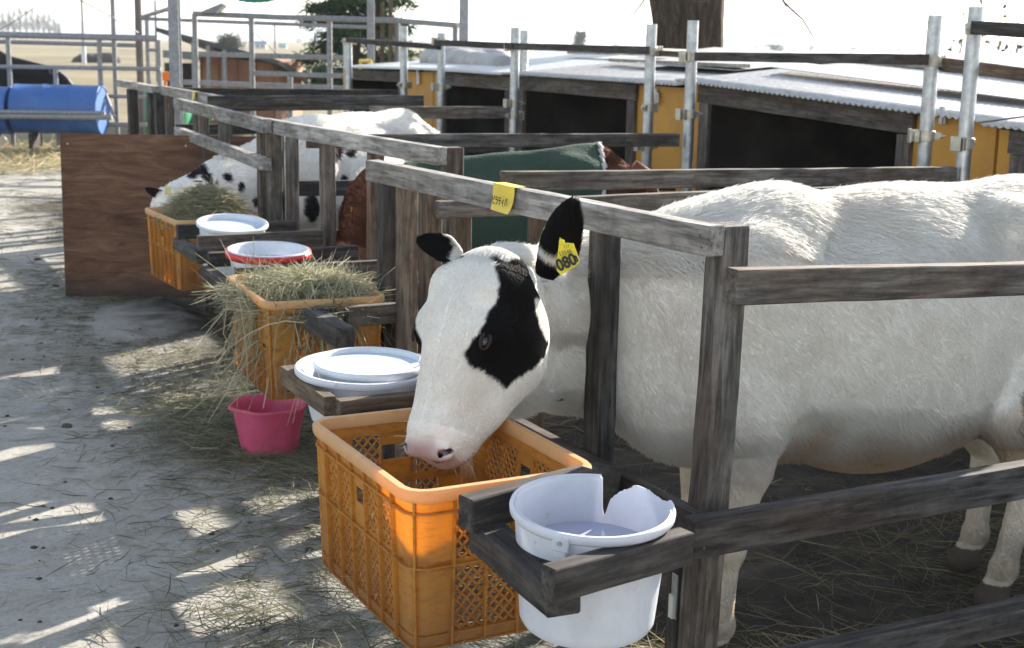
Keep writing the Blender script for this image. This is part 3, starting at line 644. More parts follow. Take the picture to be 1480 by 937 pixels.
# --- pen one
_ct = atX(1052, 330, 1.635); _cb = atX(1008, 900, 1.635); _e = (_ct-_cb)/(_ct[2]-_cb[2]); _b = _ct+_e*(-.12-_ct[2]); CORN = (1.64, float(_b[1]), 1.64, float(_ct[1])); PV = atX(872, 430, 1.635); PA = atX(588, 380, 1.575); PB = atX(560, 380, 1.60)
f1 = pen_front('weathered wooden pen fence the white calf with the black eye patch leans through', 
    [(CORN, 0, 1.100, .064, .066, M_WOOD), (float(PV[0]), float(PV[1]), 1.055, .070, .050, M_WOODD), (float(PA[0]), float(PA[1]), 1.05, .075, .045, M_WOODB), (float(PB[0]), float(PB[1]), 1.05, .06, .05, M_WOODD)],
    ((1.583, 2.262, 1.073), (1.492, 3.945, 1.067), .045, .062),
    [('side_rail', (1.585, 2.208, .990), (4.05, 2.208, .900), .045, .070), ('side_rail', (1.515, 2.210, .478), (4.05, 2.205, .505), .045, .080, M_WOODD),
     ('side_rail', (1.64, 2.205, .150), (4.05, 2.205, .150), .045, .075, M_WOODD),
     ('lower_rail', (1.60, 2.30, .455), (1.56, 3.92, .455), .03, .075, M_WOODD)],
    loc=(1.64, 2.27, 0))
beam('back_post', (3.98, 2.26, -.12), (3.98, 2.26, 1.1), .06, .06, M_WOOD, f1, up=(0, 1, 0))
# bucket holder frame nailed to the fence
hold = thing('bucket_holder', None, None, (0, 0, 0)); hold.parent = f1; hold.location = (0, 0, 0)
def hb(p0, p1, w_, h_, m=M_WOODD, name='holder_bar'): return beam(name, p0, p1, w_, h_, m, hold)
hb(atZ(672, 744, .650), atZ(846, 697, .650), .040, .060); hb(atZ(838, 690, .62), np.array([1.62, 2.66, .455]), .035, .06)
hb(atZ(700, 772, .60)+np.array([0, 0, .0]), atZ(815, 868, .60)+np.array([0, 0, 0]), .060, .052)
hb(atZ(792, 845, .634), atZ(992, 788, .634), .036, .056, M_WOODD)
# small steel strap low on the corner post
beam('post', (1.655, 2.425, -.12), (1.655, 2.425, .44), .06, .05, M_WOODD, f1, up=(0, 1, 0))
m = MB(); p = np.array(atX(975, 862, 1.622)); m.box(p, (.004, .022, .105)); st = build(m, 'steel_strap', M_GALV, f1, bevel=.001)
m = MB(); m.box(p+[-.006, -.0, -.022], (.009, .016, .055)); m.tube([p+[-.012, 0, -.042], p+[-.003, 0, -.042]], .006, 12); build(m, 'strap_end', plain('pale_strap_paint', (.6, .62, .58), .5, dirt=(.2, .16, .12)), st, bevel=.001)
# yellow note with handwriting, wrapped over the rail
def note(parent, u, v, wid, X, hgt, txt=None, tilt=0.06, thick=.0008):
    p = np.array(atX(u, v, X)); q = MB(); yv = np.array([0, -1, 0.]); n_ = 7
    V = []; 
    for i in range(n_):
        s = i/(n_-1); V += [p+[-.0015-.004*(s**3), wid/2+.006*s, .004-hgt*s], p+[-.0015-.010*(s**2)*s, -wid/2+.016*s**3, .004-hgt*(s**1.05)]]
    V = [np.array([.03, wid/2, 0])+p+[0, 0, .0045], np.array([.03, -wid/2, 0])+p+[0, 0, .0045]]+V
    F_ = [(2*i, 2*i+1, 2*i+3, 2*i+2) for i in range(n_)]
    q.add(V, F_); o = build(q, 'note', M_YTAG, parent); md = o.modifiers.new('t', 'SOLIDIFY'); md.thickness = thick; md.offset = 0
    if txt: text('writing', txt, p+[-.011, wid*.40, -hgt*.66], (0, -1, 0), (0, 0, 1), hgt*.36, M_INK, o, .72, bold=.0006)
    return o
note(f1, 729, 270, .118, 1.512, .068, 'ピラティバ')

# pen two front
f2 = pen_front('weathered slatted pen fence in front of the brown calf in the green coat',
    [(1.935, 4.345, 1.10, .062, .062, M_WOOD), (1.905, 5.0, 1.05, .05, .055, M_WOODB), (1.90, 5.55, 1.05, .07, .05, M_WOOD), (1.895, 6.02, 1.05, .06, .045, M_WOOD), (1.89, 6.22, 1.08, .05, .05, M_WOODD)],
    ((1.888, 4.32, 1.070), (1.835, 6.23, 1.064), .045, .062),
    [('lower_rail', (1.92, 4.34, .55), (1.88, 6.2, .55), .035, .09, M_WOODD)], loc=(1.93, 4.35, 0))
# pen three front
f3 = pen_front('weathered pen fence with a lower cross rail beside the upright plywood board',
    [(1.835, 6.10, 1.06, .062, .062, M_WOOD), (1.845, 6.30, 1.08, .055, .05, M_WOOD), (1.90, 7.20, 1.05, .055, .05, M_WOOD), (1.93, 7.75, 1.05, .055, .05, M_WOOD)],
    ((1.790, 6.05, 1.070), (1.90, 8.25, 1.070), .045, .062),
    [('cross_rail', (1.780, 6.03, .900), (1.90, 8.25, .905), .045, .055, M_WOODL), ('lower_rail', (1.86, 6.1, .45), (1.95, 8.25, .45), .035, .09, M_WOODD)], loc=(1.84, 6.1, 0))
note(f3, 310, 157, .07, 1.83, .062)
# pen four front
f4 = pen_front('short pen fence just beyond the plywood board, a strip of yellow tape on its rail',
    [(2.27, 8.55, 1.05, .06, .06, M_WOOD), (2.28, 9.3, 1.05, .06, .06, M_WOOD), (2.25, 10.0, 1.05, .06, .06, M_WOOD)],
    ((2.245, 8.45, 1.07), (2.235, 10.10, 1.075), .045, .062),
    [('lower_rail', (2.28, 8.45, .55), (2.27, 10.1, .55), .035, .09, M_WOODD)], loc=(2.27, 8.5, 0))
note(f4, 280, 134, .06, 2.20, .055)
# pen five / gate stump near the pipe fence
a = atD(172, 117, 10.6); b = atD(226, 124, 9.9)
f5 = thing('pen_fence', 'stubby grey timber fence end standing left of the tall steel column', 'fence', (a[0], a[1], 0), 0, 'wooden front fences of the calf pens')
beam('top_rail', (a[0], a[1], 1.10), (b[0], b[1], 1.08), .07, .05, M_WOODL, f5)
for s_, w_ in ((.25, .09), (.80, .10), (.97, .09)):
    p = a+(b-a)*s_; beam('post', (p[0]+.03, p[1], -.02), (p[0]+.03, p[1], 1.06), .07, w_, M_WOODD, f5, up=(0, 1, 0))
for s_ in (.05,):
    p = a+(b-a)*s_; beam('post', (p[0]+.10, p[1]+.1, -.02), (p[0]+.10, p[1]+.1, 1.0), .05, .06, M_WOODD, f5, up=(0, 1, 0))

# --- dividing rails between pens
def divider(label, rails, loc, posts=()):
    r_ = thing('pen_divider', label, 'fence', loc, 0, 'rails dividing the calf pens')
    for (p0, p1, h_, m) in rails: beam('rail', p0, p1, .042, h_, m, r_)
    for (x, y, zt) in posts: beam('post', (x, y, -.12), (x, y, zt), .06, .06, M_WOODB, r_, up=(0, 1, 0))
    return r_
PX = 3.98
divider('pair of long timber rails between the white calf and the green coated calf',
    [(atY(725, 262, 4.02), (3.92, 4.04, .985), .062, M_WOOD), ((1.75, 4.05, .925), (3.92, 4.06, .925), .055, M_WOOD), ((1.70, 4.03, .50), (3.92, 4.03, .50), .08, M_WOODD)], (2.0, 4.03, 0),
    [(float(atY(665, 320, 4.2)[0]), 4.2, 1.0), (float(atY(622, 320, 4.12)[0]), 4.12, 1.02), (float(atY(778, 320, 4.4)[0]), 4.4, .93)])
divider('pair of timber rails between the green coated calf and the spotted calf',
    [((2.0, 6.13, .995), (PX-.06, 5.98, .985), .065, M_WOOD), ((1.95, 6.10, .55), (PX-.06, 5.98, .50), .08, M_WOODD), ((1.95, 6.12, .78), (PX-.06, 6.0, .76), .07, M_WOODD)], (2.0, 6.1, 0))
divider('dark timber rails behind the spotted calf, ending at a scaffold pole',
    [(atY(300, 150, 8.45), atY(612, 148, 8.15), .09, M_WOODD), ((2.0, 8.35, .80), (PX, 8.1, .80), .08, M_WOODD), (atY(535, 163, 8.0), atY(735, 163, 8.0), .075, M_WOOD), ((2.0, 8.4, .45), (PX, 8.1, .45), .08, M_WOODD)], (2.1, 8.3, 0))
divider('farthest dark double rails crossing behind the spotted calf',
    [((2.3, 10.05, 1.055), (PX, 10.0, 1.045), .085, M_WOODD), ((2.3, 10.05, .80), (PX, 10.0, .80), .075, M_WOODD), ((2.3, 10.05, .42), (PX, 10.0, .42), .075, M_WOODD)], (2.3, 10.0, 0))

# ------------------------------------------------------------------ scaffold poles with clamps
def clamp(mb_root, z, rz, r=.0243):
    o = MB(); o.lathe((0, 0, 0), [(r+.001, -.022), (r+.006, -.022), (r+.006, .022), (r+.001, .022), (r+.001, -.022)], 24)
    o.box((r+.016, 0, 0), (.03, .018, .044)); o.box((-r-.014, 0, 0), (.026, .024, .03))
    o.tube([(-r-.05, 0, 0), (-r-.005, 0, 0)], .0055, 8); o.lathe((0, 0, 0), [], 6) if False else None
    o.tube([(-r-.034, 0, 0), (-r-.022, 0, 0)], .012, 6)
    o.box((r+.036, 0, 0), (.010, .044, .056)); o.box((r+.012, .022, 0), (.02, .006, .05)); o.box((r+.012, -.022, 0), (.02, .006, .05))
    c = link('clamp', o.v, o.f, M_CLAMP, mb_root); c.location = (0, 0, z); c.rotation_euler = (0, 0, rz); 
    m_ = c.modifiers.new('b', 'BEVEL'); m_.width = .0015; m_.segments = 1; return c
def pole(u, vtop, X, label, clamps, r=.0285, lean=0.0):
    top = np.array(atX(u, vtop, X)); root = thing('scaffold_pole', label, 'pole', (top[0], top[1], 0), 0, 'scaffold poles along the front of the yellow hutches')
    m = MB(); n = 28; V = []
    prof = [(r, -.1), (r, .3), (r, .8), (r, top[2]), (r-.004, top[2]), (r-.004, top[2]-.15)]
    m.lathe((0, 0, 0), prof, n); o = link('tube', m.v, m.f, M_GALV, root); o.data.polygons.foreach_set('use_smooth', [True]*len(o.data.polygons)); o.data.set_sharp_from_angle(angle=math.radians(40))
    root.rotation_euler = (0, lean, 0)
    for v_, a_ in clamps: clamp(root, float(atX(u, v_, X)[2]), a_, r)
    return root
PO = [(1352, 22, 4.02, 'scaffold pole left of the pair by the right hand yellow panel', [(88, .3), (198, 2.6)]),
      (1411, 10, 3.98, 'tallest scaffold pole nearest the camera, carrying a short rail to the right', [(42, .4), (209, 3.4)]),
      (1002, 30, 3.98, 'scaffold pole at the left edge of the widest dark hutch opening', [(82, 3.3), (166, 3.1)]),
      (942, 35, 4.0, 'scaffold pole in front of the second yellow panel, yellow clamp near its top', [(74, .2), (156, .5), (212, 3.0)]),
      (745, 40, 3.98, 'scaffold pole with two clamps between two dark openings, second pole behind it', [(68, 3.2), (150, 3.2), (168, .2)]),
      (758, 44, 4.35, 'plain thin scaffold pole just behind and right of another pole', []),
      (638, 48, 3.98, 'scaffold pole in front of the narrow dark opening, far end', [(60, 3.1), (126, 3.1)]),
      (584, 38, 4.0, 'scaffold pole in front of the far yellow panel', [(63, .3), (123, .4)]),
      (504, 55, 3.98, 'short scaffold pole at the left end of the hutch row', [(60, .3)])]
for q in PO: pole(*q)
def hand_rail(label, pts, h_, m=M_WOOD, w_=.04):
    p0 = np.array(pts[0]); r_ = beam('hand_rail', pts[0], pts[1], w_, h_, m); props(r_, label, 'rail', 'timber rails clamped along the scaffold poles'); return r_
hand_rail('grey timber rail clamped above the widest dark opening', (atX(1008, 82, 3.93), atX(1338, 86, 3.93)), .042, M_WOODD)
hand_rail('grey timber rail at the pole tops over the left half of the hutches', (atX(632, 62, 3.93), atX(745, 67, 3.93)), .040, M_WOODD)
hand_rail('grey timber rail at the pole tops, middle bay', (atX(747, 67, 3.93), atX(935, 73, 3.93)), .040, M_WOODD)
hand_rail('short brown rail bridging two close poles', (atX(938, 76, 4.06), atX(1003, 80, 4.06)), .030, M_WOODB)
hand_rail('far left timber rail of the pole row', (atX(503, 58, 3.94), atX(634, 68, 3.94)), .038, M_WOODD)
hand_rail('short timber rail high at the right edge of the picture', (atX(1408, 40, 3.91), atX(1530, 48, 3.91)), .050, M_WOODD)
hand_rail('pale brown board sloping down right from the yellow clamp', (atX(1360, 92, 4.09), atX(1530, 114, 4.09)), .050, M_WOODB)

# ------------------------------------------------------------------ hutches
SX = 4.27
def zy(u, v): p = atX(u, v, SX); return p[1], p[2]
def hutch(label, y0, y1, oy0, oy1, ez0, ez1, corr=(), latch=()):
    """front on x=SX facing -x; opening oy0..oy1; eave heights at y0 and y1"""
    root = thing('calf_hutch', label, 'animal hutch', (SX, (y0+y1)/2, 0), 0, 'yellow calf hutches in a row'); D = 1.95; t = .02
    def ez(y): return ez0+(ez1-ez0)*(y-y0)/(y1-y0)
    m = MB()
    def panel(ya, yb, z0, z1f, x=SX, th=t): 
        za, zb = z1f(ya), z1f(yb); m.add([(x, ya, z0), (x, yb, z0), (x, yb, zb), (x, ya, za), (x+th, ya, z0), (x+th, yb, z0), (x+th, yb, zb), (x+th, ya, za)], [(0, 3, 2, 1), (4, 5, 6, 7), (0, 1, 5, 4), (1, 2, 6, 5), (2, 3, 7, 6), (3, 0, 4, 7)])
    top = lambda y: ez(y)-.02
    if oy0-y0 > .02: panel(y0+.004, oy0, .03, top)
    if oy0-y0 > .02: build(m, 'front_panel', M_YEL, root); m = MB()
    if y1-oy1 > .02: panel(oy1, y1-.004, .03, top)
    if m.v: build(m, 'front_panel', M_YEL, root)
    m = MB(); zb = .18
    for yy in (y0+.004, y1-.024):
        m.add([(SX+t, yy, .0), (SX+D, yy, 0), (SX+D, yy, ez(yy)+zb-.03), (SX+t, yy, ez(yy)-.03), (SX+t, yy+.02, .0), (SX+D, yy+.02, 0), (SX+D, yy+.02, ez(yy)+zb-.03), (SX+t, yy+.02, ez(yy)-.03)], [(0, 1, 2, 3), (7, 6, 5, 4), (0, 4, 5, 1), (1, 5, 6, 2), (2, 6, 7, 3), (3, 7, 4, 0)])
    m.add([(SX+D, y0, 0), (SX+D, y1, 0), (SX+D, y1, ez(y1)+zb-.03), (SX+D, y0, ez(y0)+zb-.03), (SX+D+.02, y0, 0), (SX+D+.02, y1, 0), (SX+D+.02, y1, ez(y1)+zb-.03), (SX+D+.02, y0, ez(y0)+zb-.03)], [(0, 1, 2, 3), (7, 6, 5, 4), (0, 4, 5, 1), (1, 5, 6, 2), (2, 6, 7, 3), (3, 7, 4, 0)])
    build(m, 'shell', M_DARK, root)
    # frame of grey boards round the opening
    fx = SX-.012
    fr = .085
    beam('frame_board', (fx, oy0-.005, .05), (fx, oy0-.005, ez(oy0)-.11), fr, .024, M_FRAME, root, up=(1, 0, 0))
    beam('frame_board', (fx, oy1+.005, .05), (fx, oy1+.005, ez(oy1)-.11), fr, .024, M_FRAME, root, up=(1, 0, 0))
    beam('frame_board', (fx-.004, oy0-.06, ez(oy0)-.062), (fx-.004, oy1+.06, ez(oy1)-.062), .024, .09, M_FRAME, root)
    # a dark curtain board set back in the opening
    m = MB(); m.box((SX+.35, (oy0+oy1)/2, .62), (.02, oy1-oy0+.3, .02)); 
    # roof: sheet; front edge corrugated
    V = []; Q = []; ny = max(12, int((y1-y0+.02)/.0067)); nx = 14
    pr_ = 2*math.pi/.040; rr = random.Random(hash(label) % 999)
    for i in range(nx+1):
        for j in range(ny+1):
            s = i/nx; y = y0-.0+(y1-y0)*j/ny; x = SX-.10+s*(D+.22); z = ez(y)+s*.185+.0055*math.sin(y*pr_)*(1 if corr else .35)+.010*math.sin(s*7+y*1.3+ez0*40)*s
            V.append((x, y, z))
    for i in range(nx):
        for j in range(ny): a = i*(ny+1)+j; Q.append((a, a+ny+1, a+ny+2, a+1))
    m = MB(); m.add(V, Q); ro = build(m, 'roof', M_ROOF, root, True); md = ro.modifiers.new('t', 'SOLIDIFY'); md.thickness = .004
    # loose battens / sheets lying on the roof
    for (u, v, s) in latch:
        p = np.array(atX(u, v, SX-.01)); m = MB(); m.box(p, (.012, .022*s, .075*s)); m.box(p+[-.008, -.03*s, -.01*s], (.01, .012*s, .05*s)); m.box(p+[-.008, -.02*s, .017*s], (.01, .03*s, .01*s)); build(m, 'latch', M_GALV, root, bevel=.001)
    return root
e = lambda u, v: (float(zy(u, v)[0]), float(zy(u, v)[1]))
h5 = hutch('yellow hutch cut by the right edge, corrugated roof and dark opening', 2.05, 4.17, 2.3, 4.03, e(1480, 186)[1]-.02, e(1420, 178)[1], (1,), [])
h1 = hutch('yellow hutch with the widest dark opening, corrugated eave over it', 4.18, 6.42, 4.70, 6.24, e(1410, 172)[1], e(1000, 116)[1], (1,), [(1361, 167, 1.)])
h2 = hutch('yellow hutch with a dark opening between the two pole pairs', 6.43, 8.56, 7.0, 8.42, e(925, 118)[1], e(745, 106)[1], (1,), [(948, 140, 1.2)])
h3 = hutch('yellow hutch with a narrower dark opening, half hidden by a scaffold pole', 8.57, 9.95, 8.62, 9.75, e(742, 108)[1], e(632, 101)[1], (), [])
h4 = hutch('farthest yellow hutch with a small low opening, yellow tool on its roof', 9.96, 12.0, 10.6, 11.8, e(630, 101)[1], e(510, 98)[1], (), [(604, 112, 1.5)])

# planks and loose sheets lying on the roofs
def loose(label, name, cat, pts, th, mat, group='loose sheets lying on the hutch roofs'):
    m = MB(); n = len(pts); P = [np.array(p, float) for p in pts]; m.add(P+[p+np.array([0, 0, th]) for p in P], [tuple(range(n))[::-1], tuple(range(n, 2*n))]+[(i, (i+1) % n, n+(i+1) % n, n+i) for i in range(n)])
    return props(build(m, name, mat, None, bevel=.001), label, cat, group)
def roofz(x, y):
    for y0, y1, a, b in ((2.05, 4.17, h5z[0], h5z[1]), (4.18, 6.42, h1z[0], h1z[1]), (6.43, 8.56, h2z[0], h2z[1]), (8.57, 9.95, h3z[0], h3z[1]), (9.96, 12.1, h4z[0], h4z[1])):
        if y <= y1: return a+(b-a)*(y-y0)/(y1-y0)+(x-SX+.1)/2.17*.185+.016
    return 1.3
h5z = (e(1480, 186)[1]-.02, e(1420, 178)[1]); h1z = (e(1410, 172)[1], e(1000, 116)[1]); h2z = (e(925, 118)[1], e(745, 106)[1]); h3z = (e(742, 108)[1], e(632, 101)[1]); h4z = (e(630, 101)[1], e(510, 98)[1])
M_SHEET = galv('dull_loose_sheet', (.42, .41, .42), (.3, .24, .2), .4, .4, .55)
M_PALEW = wood('bleached_plank', (.30, .28, .25), (.48, .45, .41), (.6, .57, .53))
for lab, x0, x1, y0, y1, mt in (('long pale sheet lying over the joint of the right hand roofs', 4.6, 4.9, 4.3, 6.3, M_SHEET), ('rusty edged sheet lying on the middle roof', 4.7, 5.6, 6.6, 7.9, M_SHEET), ('buckled grey sheet near the pole pair', 5.1, 5.9, 7.6, 8.5, M_SHEET)):
    z_ = lambda x, y: roofz(x, y)+.012
    loose(lab, 'roof_sheet', 'metal sheet', [(x0, y0, z_(x0, y0)), (x1, y0+.05, z_(x1, y0)), (x1-.05, y1, z_(x1, y1)+.02), (x0+.06, y1-.08, z_(x0, y1)+.015)], .004, mt)
for lab, x, y0, y1 in (('bleached plank lying along the right hand roof', 5.3, 4.4, 6.9), ('bleached plank on the far roofs behind the tarpaulin hump', 5.3, 7.4, 9.9), ('thin bleached batten near the front of the middle roof', 4.75, 6.6, 8.3)):
    b_ = beam('plank', (x, y0, roofz(x, y0)+.035), (x+.15, y1, roofz(x, y1)+.035), .09, .022, M_PALEW); props(b_, lab, 'plank', 'planks lying on the hutch roofs')
# tarpaulin-covered hump on the far roof
g = SDF((4.3, 8.4, 1.1), (5.9, 11.4, 1.75), .02)
cc_ = atX(650, 98, 4.75); 
p1_, p2_ = atX(612, 100, 4.9), atX(712, 100, 4.6)
g.rc((p1_[0], p1_[1], 1.30), (p2_[0]+.1, p2_[1], 1.27), .13, .10, .05); g.el((5.0, (p1_[1]+p2_[1])/2+.1, 1.33), (.22, .55, .11), None, .06)
V, Q = g.mesh(); V = V+sine_noise(V*np.array([2.2, 1, 1]), 14, 4, 4)[:, None]*np.array([.014, .012, .02])
M_TARP = plain('grey_tarpaulin', (.33, .31, .30), .45, 0, .2, 8, .2)
tp = np_mesh('tarpaulin', V, Q, M_TARP, None); props(tp, 'crumpled grey tarpaulin humped over things on the far hutch roof', 'tarpaulin')
# yellow tool on the roof
p = atX(528, 92, 4.6); m = MB(); s_ = .012
m.tube([p+[0, .14, -.07], p+[0, .13, .02], p+[0, -.13, .03], p+[0, -.15, -.03]], [.016, .017, .017, .02], 8)
props(build(m, 'hand_tool', plain('yellow_tool_paint', (.75, .5, .02), .4), None), 'bright yellow tool frame standing on the far end hutch roof', 'tool')
# ------------------------------------------------------------------ crates
class RR:
    """rounded rectangle wall: s runs round the perimeter"""
    def __init__(s, lx, ly, r, H, taper): s.lx, s.ly, s.r, s.H, s.tp = lx, ly, r, H, taper; s.fx, s.fy = lx-2*r, ly-2*r; s.q = math.pi*r/2; s.P = 2*(s.fx+s.fy)+4*s.q
    def W(s, t, z, o=0):
        t = t % s.P; segs = [(s.fy, 0), (s.q, 1), (s.fx, 2), (s.q, 3), (s.fy, 4), (s.q, 5), (s.fx, 6), (s.q, 7)]; hx, hy = s.lx/2, s.ly/2; i = 0
        while t > segs[i][0]+1e-9: t -= segs[i][0]; i += 1
        L = segs[i][0]
        if i == 0: p = (hx, -s.fy/2+t); n = (1, 0)
        elif i == 2: p = (s.fx/2-t, hy); n = (0, 1)
        elif i == 4: p = (-hx, s.fy/2-t); n = (-1, 0)
        elif i == 6: p = (-s.fx/2+t, -hy); n = (0, -1)
        else:
            a = {1: 0, 3: 90, 5: 180, 7: 270}[i]; th = math.radians(a)+t/s.r; cx = (s.fx/2 if i in (1, 7) else -s.fx/2); cy = (s.fy/2 if i in (1, 3) else -s.fy/2)
            n = (math.cos(th), math.sin(th)); p = (cx+s.r*n[0], cy+s.r*n[1])
        o = o-s.tp*(1-z/s.H); return (p[0]+n[0]*o, p[1]+n[1]*o, z)
    def patch(s, m, s0, s1, z0, z1, o0=0, o1=-.003):
        n = max(1, int((s1-s0)/.012)); V = []
        for i in range(n+1):
            t = s0+(s1-s0)*i/n; V += [s.W(t, z0, o0), s.W(t, z1, o0), s.W(t, z1, o1), s.W(t, z0, o1)]
        Fc = [(4*i+j, 4*i+4+j, 4*i+4+(j+1) % 4, 4*i+(j+1) % 4) for i in range(n) for j in range(4)]+[(3, 2, 1, 0), (4*n, 4*n+1, 4*n+2, 4*n+3)]
        m.add(V, Fc)
    def strip(s, m, a, b, w_, o0=-.0005, o1=-.0035):
        dx, dz = b[0]-a[0], b[1]-a[1]; L = math.hypot(dx, dz)
        if L < .004: return
        nx, nz = -dz/L*w_/2, dx/L*w_/2; c = [(a[0]-nx, a[1]-nz), (a[0]+nx, a[1]+nz), (b[0]+nx, b[1]+nz), (b[0]-nx, b[1]-nz)]
        V = [s.W(t, z, o0) for t, z in c]+[s.W(t, z, o1) for t, z in c]; m.add(V, [(0, 1, 2, 3), (7, 6, 5, 4), (0, 4, 5, 1), (1, 5, 6, 2), (2, 6, 7, 3), (3, 7, 4, 0)])
    def lattice(s, m, s0, s1, z0, z1, p=.0235, w_=.0040):
        for sg in (1, -1):
            k = -40
            while k < 80:
                c = k*p; # line: z = z0 + sg*1.15*(t - s0) + c
                pts = []; sl_ = sg*1.12
                for t in (s0, s1):
                    z = z0+sl_*(t-s0)+c
                    if z0-1e-9 <= z <= z1+1e-9: pts.append((t, z))
                for z in (z0, z1):
                    t = s0+(z-z0-c)/sl_
                    if s0 < t < s1: pts.append((t, z))
                if len(pts) >= 2:
                    pts.sort(); 
                    if sg > 0: s.strip(m, pts[0], pts[-1], w_)
                    else: s.strip(m, pts[0], pts[-1], w_, -.0012, -.0042)
                k += 1
def make_crate(label, loc, rz, group='orange feed crates hung along the pen fences', sc=1.):
    H = .31; R = RR(.37, .52, .038, H, .012); root = thing('crate', label, 'crate', loc, rz, group)
    segs = []; t = 0
    for i, L in enumerate((R.fy, R.q, R.fx, R.q, R.fy, R.q, R.fx, R.q)): segs.append((i, t, L)); t += L
    wall = MB(); lats = []; ribs = MB(); rim = MB()
    for i, t0, L in segs:
        if i % 2: R.patch(wall, t0-.045, t0+L+.045, .0, .292)
        else:
            lat = MB(); lats.append(lat); a, b = t0+.045, t0+L-.045; n = 3 if L < .33 else 5; wd = (b-a)/n
            R.patch(wall, a, b, .262, .292); R.patch(wall, a, b, 0, .028)
            for j in range(n):
                x0, x1 = a+wd*j, a+wd*(j+1); mid = j == n//2
                if mid:
                    # hand hole in a solid panel
                    ha, hb_, hz0, hz1 = x0-.004, x1+.004, .205, .238
                    R.patch(wall, x0, x1, .168, hz0); R.patch(wall, x0, x1, hz1, .263)
                    if n == 3: pass
                    else: R.patch(wall, x0, x0+.01, hz0, hz1); R.patch(wall, x1-.01, x1, hz0, hz1)
                else: R.lattice(lat, x0, x1, .168, .262)
                R.lattice(lat, x0, x1, .028, .152)
                if j: R.patch(ribs, x0-.0016, x0+.0016, .0, .292, .007, -.0028)
        if i % 2:
            for q in (t0-.045, t0+L/2, t0+L+.045): R.patch(ribs, q-.0016, q+.0016, 0, .292, .009, -.0028)
    Pm = R.P
    for z0, z1, o in ((.152, .168, -.0), (.1585, .1615, .008), (.262, .2655, .008), (.0, .004, .005), (.024, .027, .004)):
        R.patch(ribs, 0, Pm-.0001, z0, z1, o, -.0031 if o else -.0032)
    # rim: a thick rolled flange
    prof = [(-.006, .286), (.010, .286), (.013, .292), (.013, .305), (.010, .310), (-.003, .310), (-.006, .305)]
    n = 96; V = []
    for i in range(n):
        for o, z in prof: V.append(R.W(Pm*i/n, z, o+R.tp*(1-z/H)*0))
    kk = len(prof); rim.add(V, [(i*kk+j, ((i+1) % n)*kk+j, ((i+1) % n)*kk+(j+1) % kk, i*kk+(j+1) % kk) for i in range(n) for j in range(kk)])
    # floor grid
    fl = MB(); hx, hy = .37/2-.014, .52/2-.014
    for j in range(17): y = -hy+.02+j*(2*hy-.04)/16; fl.box((0, y, .006), (2*hx, .006, .008))
    for j in range(12): x = -hx+.02+j*(2*hx-.04)/11; fl.box((x, 0, .0055), (.006, 2*hy, .006))
    for nm, mb in (('wall', wall), *[('lattice', q_) for q_ in lats], ('rib', ribs), ('rim', rim), ('floor', fl)):
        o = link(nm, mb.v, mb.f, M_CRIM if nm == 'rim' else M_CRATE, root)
        if nm in ('wall', 'rim'): o.data.polygons.foreach_set('use_smooth', [True]*len(o.data.polygons)); o.data.set_sharp_from_angle(angle=math.radians(35))
    root.scale = (sc, sc, sc); return root
crate1 = make_crate('empty orange lattice crate in front, right under the muzzle of the eye patch calf', (1.072, 2.425, .362), math.radians(1.0))
crate2 = copy_tree(crate1); crate2['label'] = 'orange crate overflowing with hay, its strands hanging down over the pink tub'; 
a_ = atZ(326, 400, .67); crate2.location = (float(a_[0])+.19, float(a_[1])-.255, .362); crate2.rotation_euler = (0, 0, math.radians(-3))
crate3 = copy_tree(crate1); crate3['label'] = 'far orange crate with green hay, against the brown plywood board'
a_ = atZ(204, 302, .67); b_ = atZ(258, 318, .67); crate3.location = (float(a_[0]+b_[0])/2+.19, float(a_[1]+b_[1])/2, .362); crate3.rotation_euler = (0, 0, math.radians(3))

